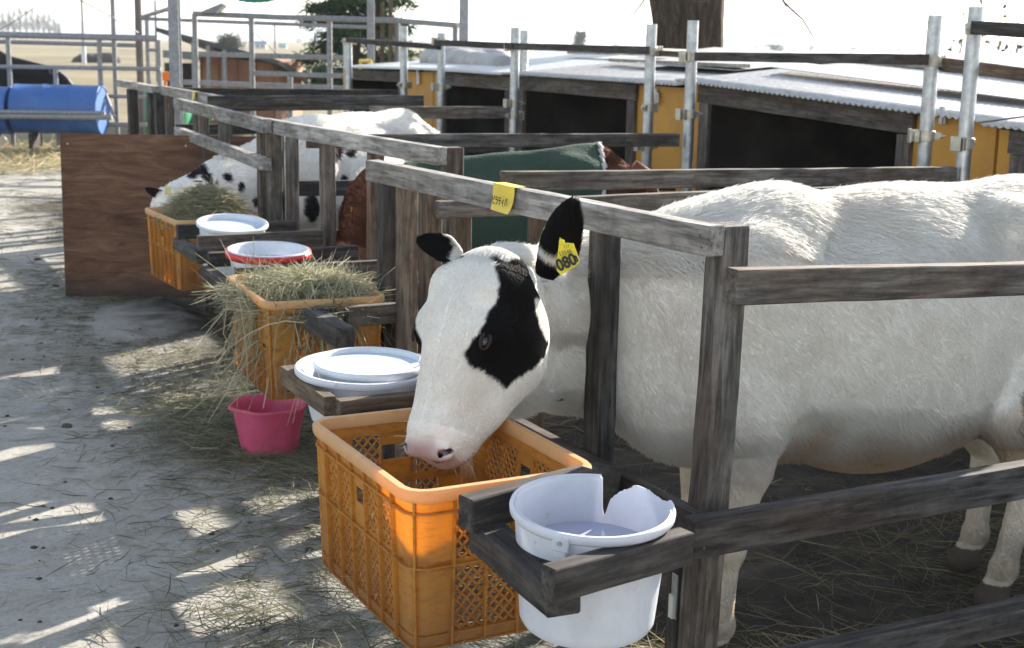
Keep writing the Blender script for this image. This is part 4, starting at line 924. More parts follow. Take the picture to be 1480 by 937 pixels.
# ------------------------------------------------------------------ buckets
def pail(name, label, cat, c, r0, r1, H, mat, top=None, tilt=(0, 0), lip=.008, group='white buckets set in holders along the fences', rimgaps=(), water=None, wmat=None, n=120, ears=(), rimmat=None, th=.0026):
    root = thing(name, label, cat, c, 0, group); root.rotation_euler = (tilt[0], tilt[1], 0)
    top = top or (lambda a: 0.)
    rows = 26; V = []
    for i in range(rows+1):
        for j in range(n):
            a = 2*math.pi*j/n; z = (H-top(a))*i/rows; rr = r0+(r1-r0)*z/H
            if z < .006: rr -= .004
            V.append((rr*math.cos(a), rr*math.sin(a), z-H))
    Q = [(i*n+j, i*n+(j+1) % n, (i+1)*n+(j+1) % n, (i+1)*n+j) for i in range(rows) for j in range(n)]+[tuple(range(n))[::-1]]
    m = MB(); m.add(V, Q); b = link('body', m.v, m.f, mat, root); b.data.polygons.foreach_set('use_smooth', [True]*len(b.data.polygons)); b.data.set_sharp_from_angle(angle=math.radians(60))
    md = b.modifiers.new('t', 'SOLIDIFY'); md.thickness = th; md.offset = -1
    # rolled rim with a skirt, left out where it is broken away
    pr_ = [(0, -.001), (lip*.35, .002), (lip*.8, .001), (lip, -.004), (lip*.9, -.012), (lip*.45, -.016), (0.0005, -.016)]
    ok = [top(2*math.pi*j/n) < .001 for j in range(n)]; V = []
    for j in range(n):
        a = 2*math.pi*j/n
        for o, z in pr_: V.append(((r1+o)*math.cos(a), (r1+o)*math.sin(a), z))
    kk = len(pr_); Q = [(j*kk+i, ((j+1) % n)*kk+i, ((j+1) % n)*kk+i+1, j*kk+i+1) for j in range(n) if ok[j] and ok[(j+1) % n] for i in range(kk-1)]
    m = MB(); m.add(V, Q); rm = link('rim', m.v, m.f, rimmat or mat, root, True)
    if ears is not None:
        for a in ears:
            m = MB(); cx, cy = (r1+lip)*math.cos(a), (r1+lip)*math.sin(a); R = np.array([[math.cos(a), -math.sin(a), 0], [math.sin(a), math.cos(a), 0], [0, 0, 1]])
            m.box((cx, cy, -.016), (.006, .030, .026), R); m.box((cx+.0*math.cos(a), cy, -.034), (.004, .022, .014), R); e_ = link('handle_ear', m.v, m.f, mat, rm); md = e_.modifiers.new('b', 'BEVEL'); md.width = .0025; md.segments = 2
            m = MB(); m.tube([((r1+lip+.001)*math.cos(a), (r1+lip+.001)*math.sin(a), -.014), ((r1+lip+.006)*math.cos(a), (r1+lip+.006)*math.sin(a), -.014)], .004, 10); link('rivet', m.v, m.f, M_GALV, rm)
    if water is not None:
        rr = r0+(r1-r0)*(H-water)/H-.004; m = MB(); V = [(0, 0, -water)]+[(rr*math.cos(2*math.pi*j/48), rr*math.sin(2*math.pi*j/48), -water) for j in range(48)]
        m.add(V, [(0, j+1, (j+1) % 48+1) for j in range(48)]); link('water', m.v, m.f, wmat, root)
    return root
k = NT('milky_water'); k.col((.42, .43, .56)); k.set(.04, 0, .6); v = k.coord(); k.bump(k.noise(v, 14, 3), .06, .004); M_WATER = k.m
k = NT('clear_pale_water'); k.col((.52, .62, .74)); k.set(.03, 0, .6); v = k.coord(); k.bump(k.noise(v, 12, 3), .05, .004); M_WATER2 = k.m
bc = np.array([1.128, 1.935, .688]); br = .133
def ang(u, v, c=bc): p = atZ(u, v, c[2]); return math.atan2(p[1]-c[1], p[0]-c[0])
_ct = [(ang(u, v), d) for u, v, d in ((876, 684, 0), (877, 684, .02), (879, 685, .055), (883, 686, .075), (887, 688, .058), (892, 689, .038), (904, 691, .026), (921, 696, .012), (930, 699, .003), (942, 705, .0035), (960, 716, .008), (967, 722, .004), (969, 724, 0))]
_a0 = _ct[0][0]; _cs = [((_a0-a) % (2*math.pi), d) for a, d in _ct]
def cut(a):
    d = (_a0-a) % (2*math.pi)
    for (x0, y0), (x1, y1) in zip(_cs, _cs[1:]):
        if x0 <= d <= x1: return max(0, y0+(y1-y0)*(d-x0)/(x1-x0+1e-9)+(.0012*math.sin(d*95)+.0008*math.sin(d*211) if max(y0, y1) > .005 else 0))
    return 0.
pail('bucket', 'broken white bucket in front, a piece split out of its rim, in the timber holder', 'bucket', bc, .116, br, .212, M_BUCK, cut, (math.radians(4), math.radians(-1)), ears=(ang(800, 775),), n=240, water=.085, wmat=M_WATER)
c2 = np.array([1.125, 3.02, .70])
k2 = lambda a: (.05*max(0, 1-abs(((a-ang(608, 520, c2)+math.pi) % (2*math.pi))-math.pi)/.12))
pail('bucket', 'cracked white bucket of pale water nested in a wider tub, behind the front crate', 'bucket', c2+[0.01, 0, .004], .10, .128, .13, M_BUCK2, k2, (math.radians(2), 0), .006, water=.012, wmat=M_WATER2, ears=None)
pail('tub', 'wider white tub holding the cracked bucket, left of the white calf', 'tub', c2+[0, 0, -.008], .125, .158, .135, M_BUCK, None, (math.radians(2), 0), .010, ears=None, th=.003)
# crack line: a split strip of the nested bucket
c3 = atZ(388, 360, .68); pail('bucket', 'white bucket with a red rim band behind the hay filled crate', 'bucket', c3, .12, .145, .22, M_BUCK2, None, (math.radians(3), 0), .006, water=.05, wmat=M_WATER, ears=None)
m = MB(); m.lathe((0, 0, 0), [(.1505, -.004), (.158, -.002), (.160, -.016), (.158, -.030), (.150, -.028), (.1505, -.004)], 64); o = link('red_ring', m.v, m.f, M_RED, None, True); o.location = c3; o.rotation_euler = (math.radians(3), 0, 0)
o.parent = None; props(o, 'red plastic ring the white bucket behind the hay crate sits in', 'ring')
c4 = atZ(336, 322, .70); pail('bucket', 'pale blue white bucket in a timber holder between the two far crates', 'bucket', c4, .11, .138, .24, M_BUCK2, None, (math.radians(8), 0), .010, water=.02, wmat=M_WATER2, ears=None)
# pink tub on the ground
pc = atZ(390, 652, 0); 
def pink():
    root = thing('tub', 'small pink plastic tub standing on the ground below the hay crate', 'tub', (pc[0], pc[1], 0)); n = 96; H = .178
    sh = lambda a, t: 1+.045*t*math.cos(6*a)*(1 if t > .5 else t*2)
    prof = [(.092, .002), (.098, .0), (.100, .012), (.112, .08), (.124, .150), (.128, .166), (.139, .166), (.141, .172), (.139, H), (.130, H), (.126, .168), (.121, .148), (.109, .08), (.097, .016), (.09, .012), (.001, .012)]
    V = []
    for r_, z in prof:
        for j in range(n): a = 2*math.pi*j/n; q = r_*sh(a, z/H); V.append((q*math.cos(a), q*math.sin(a), z))
    m = MB(); m.add(V, [(i*n+j, i*n+(j+1) % n, (i+1)*n+(j+1) % n, (i+1)*n+j) for i in range(len(prof)-1) for j in range(n)]+[tuple(range(n))[::-1]])
    b = link('body', m.v, m.f, M_PINK, root); b.data.polygons.foreach_set('use_smooth', [True]*len(b.data.polygons)); b.data.set_sharp_from_angle(angle=math.radians(50))
pink()
# timber holders of the other pens
h2_ = thing('bucket_holder', None, None); h2_.parent = f1
def hbar(par, p0, p1, w_, h_, m_=M_WOODD): beam('holder_bar', p0, p1, w_, h_, m_, par)
z_ = .665
hbar(h2_, np.array([.975, 3.17, .652]), np.array([.975, 2.84, .652]), .03, .045, M_WOODB); hbar(h2_, np.array([.985, 2.825, .645]), np.array([1.56, 2.845, .635]), .035, .05, M_WOODB); hbar(h2_, np.array([.985, 3.215, .63]), np.array([1.56, 3.215, .63]), .035, .06)
h3_ = thing('bucket_holder', None, None); h3_.parent = f2
q0, q1, q2 = atZ(452, 462, .62), atZ(500, 488, .62), atZ(572, 455, .64)
hbar(h3_, q0, q1, .06, .06); hbar(h3_, atZ(500, 462, .62)+[0, 0, .01], atZ(574, 456, .62)+[0, 0, .01], .035, .06, M_WOOD); hbar(h3_, atZ(455, 462, .62), atZ(560, 430, .62), .04, .07); hbar(h3_, np.array([1.62, 3.98, .58]), np.array([1.62, 4.6, .58]), .04, .07); hbar(h3_, atZ(530, 490, .50), atZ(572, 487, .50), .035, .06)
h5_ = thing('bucket_holder', None, None); h5_.parent = f2
hbar(h5_, c3+[-.18, -.19, -.06], c3+[.42, -.19, -.06], .035, .055, M_WOOD); hbar(h5_, c3+[-.18, .19, -.06], c3+[.42, .19, -.06], .035, .055); hbar(h5_, c3+[-.185, -.21, -.11], c3+[-.185, .21, -.11], .05, .05)
h4_ = thing('bucket_holder', None, None); h4_.parent = f3
hbar(h4_, c4+[-.19, -.175, -.055], c4+[.33, -.175, -.055], .035, .065, M_WOOD); hbar(h4_, c4+[-.19, .18, -.055], c4+[.33, .18, -.055], .035, .06); hbar(h4_, c4+[-.18, -.22, -.105], c4+[-.18, .20, -.105], .05, .05)

# ------------------------------------------------------------------ plywood board
k = NT('stained_plywood'); v = k.coord((1.2, 1, 7)); v2 = k.coord((1, 1, 1)); n1 = k.noise(v, 2.2, 6, .62, 1.6); n2 = k.noise(v2, 2.3, 5, .6, .5); n3 = k.noise(k.coord((2, 2, 40)), 3, 4, .6)
c = k.ramp(n1, [(.3, (.075, .035, .02)), (.48, (.15, .075, .042)), (.62, (.21, .115, .068)), (.75, (.25, .15, .09))]); c = k.mix(.65, c, k.ramp(n2, [(.38, (.42, .36, .33)), (.6, (1.05, 1, 1))]), 'MULTIPLY'); c = k.mix(.35, c, k.ramp(n3, [(.38, (.5, .5, .5)), (.5, (1, 1, 1))]), 'MULTIPLY')
sepz = k.n('SeparateXYZ'); tc = k.n('TexCoord'); k.l(tc.outputs['Object'], sepz.inputs[0]); ad = k.n('Math', operation='MULTIPLY_ADD'); k.l(n2, ad.inputs[0]); ad.inputs[1].default_value = .3; k.l(sepz.outputs[2], ad.inputs[2])
mr = k.n('MapRange'); mr.inputs[1].default_value = .32; mr.inputs[2].default_value = .16; k.l(ad.outputs[0], mr.inputs[0]); c = k.mix(mr.outputs[0], c, (.055, .04, .032))
k.col(c); k.set(.75, 0, .3); k.bump(n1, .2, .004); M_PLY = k.m
a_ = atZ(95, 428, 0); d_ = np.array([atZ(420, 432, 0)[0]-a_[0], atZ(420, 432, 0)[1]-a_[1]]); ln = 1.42; d_ = d_/np.linalg.norm(d_)
th_ = math.atan2(d_[1], d_[0]); ply = thing('plywood_board', 'upright brown plywood board standing at the far end of the crates', 'board', (a_[0], a_[1], 0), th_)
bm = bmesh.new(); bmesh.ops.create_cube(bm, size=1)
for v in bm.verts: v.co = Vector(((v.co.x+.5)*ln, v.co.y*.012, (v.co.z+.5)*.915))
bmesh.ops.bevel(bm, geom=list(bm.edges), offset=.002, segments=1, affect='EDGES'); me = bpy.data.meshes.new('panel'); bm.to_mesh(me); bm.free(); me.materials.append(M_PLY)
o = bpy.data.objects.new('panel', me); C.objects.link(o); o.parent = ply; o.rotation_euler = (math.radians(-2), 0, 0)
m = MB(); 
for x in (.05, .7, 1.35): m.tube([(x, -.0065, .86), (x, -.0095, .86)], .005, 10)
link('screw_head', m.v, m.f, M_GALV, ply)

# ------------------------------------------------------------------ hay and straw
k = NT('hay'); a = k.n('Attribute', attribute_name='Col'); k.col(a.outputs['Color']); k.set(.6, 0, .35); k.translucent(.35, a.outputs['Color']); M_HAY = k.m
HAYC = np.array([[.42, .40, .26], [.30, .31, .19], [.50, .47, .34], [.22, .25, .15], [.55, .50, .36], [.36, .33, .2]])
STRC = np.array([[.36, .30, .17], [.28, .26, .15], [.45, .38, .23], [.18, .17, .10], [.24, .20, .12], [.5, .42, .25]])
def straws(name, P, D, L, Wd, sag, col, parent=None, seg=4, loc=None, bendk=.25):
    """ribbons folded to a V section: real stalk and leaf blades"""
    n = len(P); D = D/np.linalg.norm(D, axis=1)[:, None]; r = np.random.default_rng(len(P)); bend = r.normal(size=(n, 3))*bendk; bend -= D*(bend*D).sum(1)[:, None]
    sd_ = np.cross(D, r.normal(size=(n, 3))); sd_ /= np.linalg.norm(sd_, axis=1)[:, None]; up = np.cross(D, sd_)
    bend[:, 2] *= .55; V = np.zeros((n, seg+1, 3, 3))
    for i in range(seg+1):
        t = i/seg-.5; c = P+D*(L*t)[:, None]+bend*(L*(t*t))[:, None]*1.2; c[:, 2] -= (sag*L*(t+.5)**2)
        w_ = (Wd*(1-.55*abs(2*t)**2))[:, None]; V[:, i, 0] = c+sd_*w_; V[:, i, 1] = c+up*w_*.7; V[:, i, 2] = c-sd_*w_
    b = (np.arange(n)*(seg+1)*3)[:, None, None, None]; ii = (np.arange(seg)*3)[None, :, None, None]; q = np.array([[[0, 3, 4, 1], [1, 4, 5, 2]]])
    Q = (b+ii+q[None]).reshape(-1, 4); cc = np.repeat(col, (seg+1)*3, axis=0); V = V.reshape(-1, 3)
    if loc is not None: V = V-np.array(loc)
    o = np_mesh(name, V, Q, M_HAY, parent, cc, False)
    if loc is not None and parent is None: o.location = loc
    return o
def hay_pile(label, c, rx, ry, h, n, rz=0, L=(.06, .24), W=(.0008, .0022), hang=0, seed=1, pal=HAYC, hangdir=None, group='hay heaped in the orange crates', name='hay'):
    r = np.random.default_rng(seed); u = r.normal(size=(n, 2))*.48; u = np.clip(u, -1.05, 1.05); e = np.clip(1-(u**2).sum(1)*.8, .0, 1)
    P = np.stack([u[:, 0]*rx, u[:, 1]*ry, h*e*r.random(n)**.45], 1); D = r.normal(size=(n, 3)); D[:, 2] = D[:, 2]*.14; Ln = r.uniform(*L, n); sag = r.uniform(0, .35, n)
    if hang:
        k_ = r.choice(n, hang, replace=False); ph = r.uniform(math.pi*.75, math.pi*1.85, hang); P[k_] = np.stack([np.cos(ph)*rx*1.02, np.sin(ph)*ry*1.0, r.uniform(-.10, .03, hang)], 1); D[k_] = np.stack([np.cos(ph)*.45, np.sin(ph)*.45, -r.uniform(.5, 2., hang)], 1)+r.normal(size=(hang, 3))*.3; Ln[k_] = r.uniform(.12, .34, hang); sag[k_] = .3
    cs, sn = math.cos(rz), math.sin(rz); Rz = np.array([[cs, -sn, 0], [sn, cs, 0], [0, 0, 1]]); P = P@Rz.T; D = D@Rz.T
    col = pal[r.integers(0, len(pal), n)]*r.uniform(.65, 1.25, (n, 1))
    o = straws(name, P, D, Ln, r.uniform(*W, n)*np.where(r.random(n) < .12, 1.7, 1), sag, col, bendk=.5); o.location = c; props(o, label, 'hay', group, 'stuff'); return o
L2 = np.array(crate2.location); L3 = np.array(crate3.location)
hay_pile('tangled pale hay spilling over the edges of the middle orange crate', L2+[0, 0, .27], .20, .28, .085, 3600, hang=200, seed=3, L=(.06, .28))
hay_pile('dull green hay heaped in the far orange crate', L3+[0.02, 0, .28], .17, .24, .15, 4200, seed=5, L=(.05, .18), pal=HAYC*np.array([.9, .88, .85]))
hay_pile('thin layer of hay lying in the bottom of the front crate', np.array(crate1.location)+[0, 0, .012], .15, .22, .02, 260, seed=8, L=(.05, .2), W=(.0006, .0014), group=None)
_rr = np.random.default_rng(12); _n = 26; _P = np.stack([L2[0]-.20+_rr.normal(size=_n)*.05, L2[1]-.12+_rr.normal(size=_n)*.15, .44+_rr.random(_n)*.2], 1); _D = np.stack([-.25+_rr.normal(size=_n)*.4, -.1+_rr.normal(size=_n)*.3, -np.ones(_n)], 1)
props(straws('hay', _P, _D, _rr.uniform(.25, .45, _n), _rr.uniform(.0012, .0026, _n), np.full(_n, .1), HAYC[_rr.integers(0, 6, _n)], bendk=.6), 'long loose stalks dangling from the hay crate above the pink tub', 'hay', 'hay heaped in the orange crates', 'stuff')
# straw on the ground: dense by the fence, in wisps on the lane, thick in the pens
r = np.random.default_rng(21); PP = []; DD = []; LL = []; WW = []; CC = []
def scatter(n, fx, fy, z, L, W_, pal, flat=.05, keep=None, dark=1.):
    x = fx(n); y = fy(n); P = np.stack([x, y, np.full(n, 0.)], 1); m_ = np.ones(n, bool)
    if keep is not None: m_ = keep(P)
    P = P[m_]; k_ = len(P); P[:, 2] = sine_noise(P, 1.6, 2, 3)*.012+z+r.random(k_)*z*2+dip(P); D = r.normal(size=(k_, 3)); D[:, 2] *= flat
    PP.append(P); DD.append(D); LL.append(r.uniform(*L, k_)); WW.append(r.uniform(*W_, k_)); CC.append(pal[r.integers(0, len(pal), k_)]*r.uniform(.5, 1.2, (k_, 1))*dark)
cl = lambda P: sine_noise(P, 2.6, 77, 3)+.0
GRY = np.array([[.20, .20, .13], [.16, .165, .11], [.26, .25, .17], [.12, .12, .08], [.3, .28, .2]])
scatter(9000, lambda n: 1.35+r.normal(size=n)*.32, lambda n: r.uniform(1.6, 9, n), .004, (.03, .16), (.0008, .002), GRY, keep=lambda P: (cl(P) > -.55))
scatter(4200, lambda n: r.uniform(-1.0, 1.5, n), lambda n: r.uniform(2, 10, n), .003, (.01, .07), (.0006, .0014), GRY*1.15, keep=lambda P: cl(P) > .42)
scatter(260, lambda n: r.uniform(-1.0, 1.5, n), lambda n: r.uniform(2, 10, n), .004, (.10, .30), (.0008, .0018), STRC)
scatter(2600, lambda n: 1.32+r.normal(size=n)*.16, lambda n: 4.95+r.normal(size=n)*.38, .010, (.05, .22), (.0008, .002), HAYC*.75, .12)
scatter(1500, lambda n: .95+r.normal(size=n)*.2, lambda n: 2.75+r.normal(size=n)*.45, .006, (.05, .2), (.0008, .002), HAYC*.6, .1)
scatter(5000, lambda n: r.uniform(1.7, 4.2, n), lambda n: r.uniform(1.2, 4.0, n), .005, (.02, .12), (.0006, .0016), STRC*.28, .06, keep=lambda P: cl(P) > -.1)
scatter(420, lambda n: r.uniform(1.7, 4.2, n), lambda n: r.uniform(1.2, 4.0, n), .006, (.10, .32), (.0008, .0018), STRC*.8, .07)
scatter(2200, lambda n: 2.05+r.normal(size=n)*.22, lambda n: 2.30+r.normal(size=n)*.2, .014, (.06, .3), (.0009, .0022), STRC, .15)
scatter(900, lambda n: 3.2+r.normal(size=n)*.35, lambda n: 2.9+r.normal(size=n)*.3, .010, (.06, .3), (.0008, .0018), STRC*.6, .10)
scatter(5000, lambda n: r.uniform(1.8, 4.2, n), lambda n: r.uniform(4, 10, n), .006, (.05, .25), (.001, .0024), STRC*.8, .1)
scatter(3500, lambda n: r.uniform(-3, 3, n), lambda n: r.uniform(9, 15.5, n), .006, (.05, .2), (.002, .004), GRY*.8, .1, keep=lambda P: cl(P) > -.2)
scatter(7000, lambda n: r.uniform(-4, 3, n), lambda n: r.uniform(15.2, 19, n), .03, (.1, .4), (.002, .005), STRC*1.5, .3)
P = np.concatenate(PP); props(straws('straw', P, np.concatenate(DD), np.concatenate(LL), np.concatenate(WW), np.zeros(len(P)), np.concatenate(CC), seg=2), 'straw and hay bits trodden over the yard and the pen floors', 'straw', None, 'stuff')
# small clods and dung lumps on the lane
k = NT('dung'); v = k.coord(); k.col(k.ramp(k.noise(v, 20, 4), [(.3, (.03, .027, .02)), (.7, (.09, .08, .055))])); k.set(.9); k.bump(k.noise(v, 60, 4), .6, .005); M_DUNG = k.m
m = MB(); r = np.random.default_rng(5); V = []; Q = []
for i in range(420):
    u = r.random(); x = r.uniform(-1.1, 1.7); y = r.uniform(2, 10); s_ = r.uniform(.003, .010) if u < .93 else r.uniform(.012, .026)
    z0 = float(sine_noise(np.array([[x, y, 0.]]), 1.6, 2, 3)[0]*.012+dip(np.array([[x, y, 0.]]))[0]); pr_ = [(0.0001, s_*.55), (s_*.6, s_*.48), (s_, s_*.15), (s_*.9, -.003)]
    b = len(m.v); m.lathe((x, y, z0), pr_, 7)
    for k_ in range(b, len(m.v)): p = m.v[k_]; j = r.uniform(.8, 1.25); m.v[k_] = (x+(p[0]-x)*j, y+(p[1]-y)*j, p[2])
props(build(m, 'dung_crumbs', M_DUNG, None, True), 'dark dung crumbs and small clods on the yard', 'dung', None, 'stuff')
# ------------------------------------------------------------------ the other animals
def facing(N, P): return ((P-CP)*N).sum(1) < 0
def spotted_calf():
    root = thing('calf', 'white calf with small black spots on its neck, head down in the far crate', 'calf', (2.4, 7.2, 0))
    T = TF((2.06, 7.08, 0), math.radians(31), .95); pp = atY(250, 262, 6.80); H = Head(pp, math.radians(-85), math.radians(42), 0, .84)
    g = SDF((1.05, 6.1, -.12), (3.7, 8.3, 1.2), .013)
    sdf_body(g, T)
    n0 = T(.30, 0, .86); n1 = np.array([1.80, 6.92, .715]); n2 = H(.05, 0, -.11)
    g.rc(n0, n1, .18, .125, .07); g.rc(n1, n2, .125, .09, .06); g.rc(T(.2, 0, .62), (1.80, 6.92, .62), .15, .09, .06); g.rc((1.80, 6.92, .62), H(.14, 0, -.16), .09, .06, .05)
    sdf_head(g, H); V, Q = g.mesh(); N = vnormals(V, Q); c = np.tile(WHITE, (len(V), 1)); d = (V-CP)@_f; px = 740+F*((V-CP)@_r2)/d; py = 468.5-F*((V-CP)@_u2)/d; f_ = facing(N, V)
    nz = sine_noise(V, 60, 6, 2)*2.2; nz2 = sine_noise(V, 70, 8, 2)*2.2
    for x, y, a, b in ((289, 246, 11, 8), (299, 256, 9, 7), (277, 255, 8, 5), (303, 266, 5, 5), (313, 264, 4, 4), (329, 256, 7, 7), (289, 271, 7, 6), (348, 270, 5, 7), (484, 222, 11, 13), (506, 218, 8, 10), (474, 263, 11, 9), (498, 262, 6, 8), (375, 292, 9, 9), (401, 212, 9, 10), (235, 262, 8, 9), (206, 280, 6, 5), (450, 300, 12, 20)):
        c[(((px+nz-x)/a)**2+((py+nz2-y)/b)**2 < 1) & f_] = BLK
    c[V[:, 2] < -.01] = (.1, .085, .07)
    np_mesh('body', sub(V, root), Q, M_COAT, root, c); Vl = sub(V, root); tl = lambda P: P+np.array(root.location)
    hd_ = T.R @ np.array([1., 0, -.6])
    fur('fur', Vl, Q, N, c, 45000, lambda P, n: np.where((n[:, 2] > .4) & (P[:, 2] > .85), .034, .02), lambda P, n: np.tile(hd_, (len(P), 1)), lambda P, n: np.where((n[:, 2] > .4) & (P[:, 2] > .85), .5, .2), root, .0013, 15)
    for q in (1, -1):
        b = H(.03, q*.05, -.06); dr = H.s*q*.7-H.a*.5+H.n*.2 if q < 0 else H.s*q*.75-H.a*.25
        EV, EQ, EU = ear_mesh(b, dr, H.a, .11, .038, .5, .1); ec = np.tile(BLK, (len(EV), 1)); np_mesh('ear', sub(EV, root), EQ, M_COAT, root, ec)
        m = MB(); m.lathe(H(.172, q*.0765, -.054), [(.0001 if i in (0, 10) else .016*math.sin(math.pi*i/10), -.016*math.cos(math.pi*i/10)) for i in range(11)], 16); build(m, 'eye', M_EYE, root, True)
    p = atY(243, 276, 6.62); m = MB(); m.box(p, (.035, .003, .045)); build(m, 'ear_tag', plain('pale_yellow_tag', (.8, .75, .4), .4), root, bevel=.001)
    m = MB(); m.tube([T(*p) for p in ((1.46, 0, 1.0), (1.54, 0, .98), (1.60, 0, .86), (1.61, .01, .68), (1.60, .02, .42), (1.58, .02, .34))], [.04, .032, .024, .02, .035, .006], 14); build(m, 'tail', M_WHITEHAIR, root, True)
def brown_calf():
    root = thing('calf', 'brown calf wearing a dark green coat, head down behind the slatted fence', 'calf', (2.5, 5.3, 0)); BR = np.array([.11, .040, .022])
    T = TF((2.02, 5.58, 0), math.radians(-20), .83, .90, 1.14); H = Head(atY(514, 250, 5.50), math.radians(4), math.radians(74), 0, .98)
    g = SDF((1.3, 4.5, -.12), (3.65, 6.1, 1.2), .013); sdf_body(g, T)
    n0 = T(.28, 0, .84); g.rc(n0, H(.03, 0, -.14), .17, .10, .07); g.rc(T(.2, 0, .62), H(.12, 0, -.18), .14, .07, .07); sdf_head(g, H); V, Q = g.mesh(); N = vnormals(V, Q)
    c = np.tile(BR, (len(V), 1))*(1+.25*sine_noise(V, 9, 4))[:, None]; hc = H.inv(V); c = blend(c, np.array([.42, .22, .13]), ((hc[:, 0] > .3)*.8)*((hc[:, 0] < .46) & (np.abs(hc[:, 1]) < .1))); c[V[:, 2] < -.01] = (.06, .05, .045)
    np_mesh('body', sub(V, root), Q, M_COAT, root, c); tl = T.inv(V)
    fur('fur', sub(V, root), Q, N, c, 22000, lambda P, n: np.full(len(P), .022), lambda P, n: np.tile(T.R@np.array([1, 0, -.5]), (len(P), 1)), lambda P, n: np.full(len(P), .3), root, .0013, 25, keep=lambda P, n: (T.inv(P+np.array(root.location))[:, 0] > 1.05)*1.+(H.inv(P+np.array(root.location))[:, 0] > -.1)*(np.abs(H.inv(P+np.array(root.location))[:, 1]) < .12)*1.+1e-6)
    # coat: a shell over the trunk
    kv = (tl[:, 0] > .26) & (tl[:, 0] < 1.27-.10*np.clip((1.0-tl[:, 2])*2, 0, 1)) & (V[:, 2] > .36+.03*np.sin(tl[:, 0]*9)); kq = kv[Q].all(1); used = np.unique(Q[kq]); mp = -np.ones(len(V), int); mp[used] = np.arange(len(used))
    CV = (V+N*(.016+.006*sine_noise(V, 14, 2)[:, None]))[used]; co = np_mesh('coat', sub(CV, root), mp[Q[kq]], M_GREENCOAT, root); md = co.modifiers.new('t', 'SOLIDIFY'); md.thickness = .008; sm_ = co.modifiers.new('s', 'SMOOTH'); sm_.iterations = 3
    # pale fleece trim at the back hem
    tk = (tl[:, 0] > 1.255-.10*np.clip((1.0-tl[:, 2])*2, 0, 1)) & (tl[:, 0] < 1.29-.10*np.clip((1.0-tl[:, 2])*2, 0, 1)) & (V[:, 2] > .45); kq = tk[Q].all(1); used = np.unique(Q[kq]); mp = -np.ones(len(V), int); mp[used] = np.arange(len(used))
    CV = (V+N*.020)[used]; tr = np_mesh('fleece_trim', sub(CV, root), mp[Q[kq]], M_FLEECE, co); md = tr.modifiers.new('t', 'SOLIDIFY'); md.thickness = .008
    for q in (1, -1):
        b = H(.03, q*.055, -.06); dr = H.s*q*.9-H.a*.05-H.n*.2; EV, EQ, EU = ear_mesh(b, dr+H.a*.3, H.a*.3+H.n*.8, .13, .04, .5, .15); np_mesh('ear', sub(EV, root), EQ, M_COAT, root, np.tile(BR*1.2, (len(EV), 1)))
        m = MB(); m.lathe(H(.172, q*.0765, -.054), [(.0001 if i in (0, 10) else .016*math.sin(math.pi*i/10), -.016*math.cos(math.pi*i/10)) for i in range(11)], 16); build(m, 'eye', M_EYE, root, True)
    p = atY(510, 307, 5.45); m = MB(); m.box(p, (.018, .003, .04)); build(m, 'ear_tag', M_YTAG2, root, bevel=.001)
    m = MB(); m.tube([T(*p) for p in ((1.46, 0, .98), (1.54, 0, .95), (1.60, 0, .82), (1.61, .01, .6), (1.60, .02, .38))], [.04, .03, .022, .018, .02], 12); build(m, 'tail', M_BROWNH, root, True)
M_FLEECE = plain('pale_fleece', (.45, .43, .40), .9, 0, .15, 40, .3); M_BROWNH = plain('brown_tail_hair', (.15, .05, .025), .8, 0, .3, 60, .3)
spotted_calf(); brown_calf()
def far_cow():
    b = atD(15, 215, 18.6); root = thing('cow', 'black and white cow eating behind the blue barrels at the left edge', 'cow', (b[0], b[1], 0)); T = TF((b[0]+.15, b[1]+.2, 0), math.pi-.25, 1.22, low=0)
    H = Head(T(-.42, 0, .86), math.pi-.25, math.radians(48), 0, 1.3); g = SDF((b[0]-2.4, b[1]-1.5, -.01), (b[0]+1.6, b[1]+1.6, 1.55), .028); sdf_body(g, T)
    g.rc(T(.28, 0, .84), H(.03, 0, -.12), .20, .12, .07); g.rc(T(.2, 0, .64), H(.12, 0, -.16), .15, .08, .07); sdf_head(g, H); V, Q = g.mesh(); c = np.tile(BLK, (len(V), 1))
    c[(sine_noise(V, 3.2, 12, 2) > .62) | (V[:, 2] < .62) & (sine_noise(V, 3, 5, 2) > -.4)] = WHITE*.85; tl = T.inv(V); hc = H.inv(V); c[(np.abs(hc[:, 1]) < .03) & (hc[:, 0] > .05) & (hc[:, 0] < .45)] = WHITE
    np_mesh('body', sub(V, root), Q, M_COAT, root, c)
    for q in (1, -1): EV, EQ, EU = ear_mesh(H(.03, q*.06, -.06), H.s*q-H.n*.2, H.a, .2, .06, .4); np_mesh('ear', sub(EV, root), EQ, M_COAT, root, np.tile(BLK, (len(EV), 1)))
    m = MB(); m.tube([T(*p) for p in ((1.48, 0, .97), (1.57, 0, .9), (1.6, 0, .5), (1.6, 0, .3))], [.03, .025, .02, .03], 8); build(m, 'tail', M_BLACK, root, True)
    # orange strap/halter object behind the barrel at the frame edge is a cloth on her neck
    
far_cow()

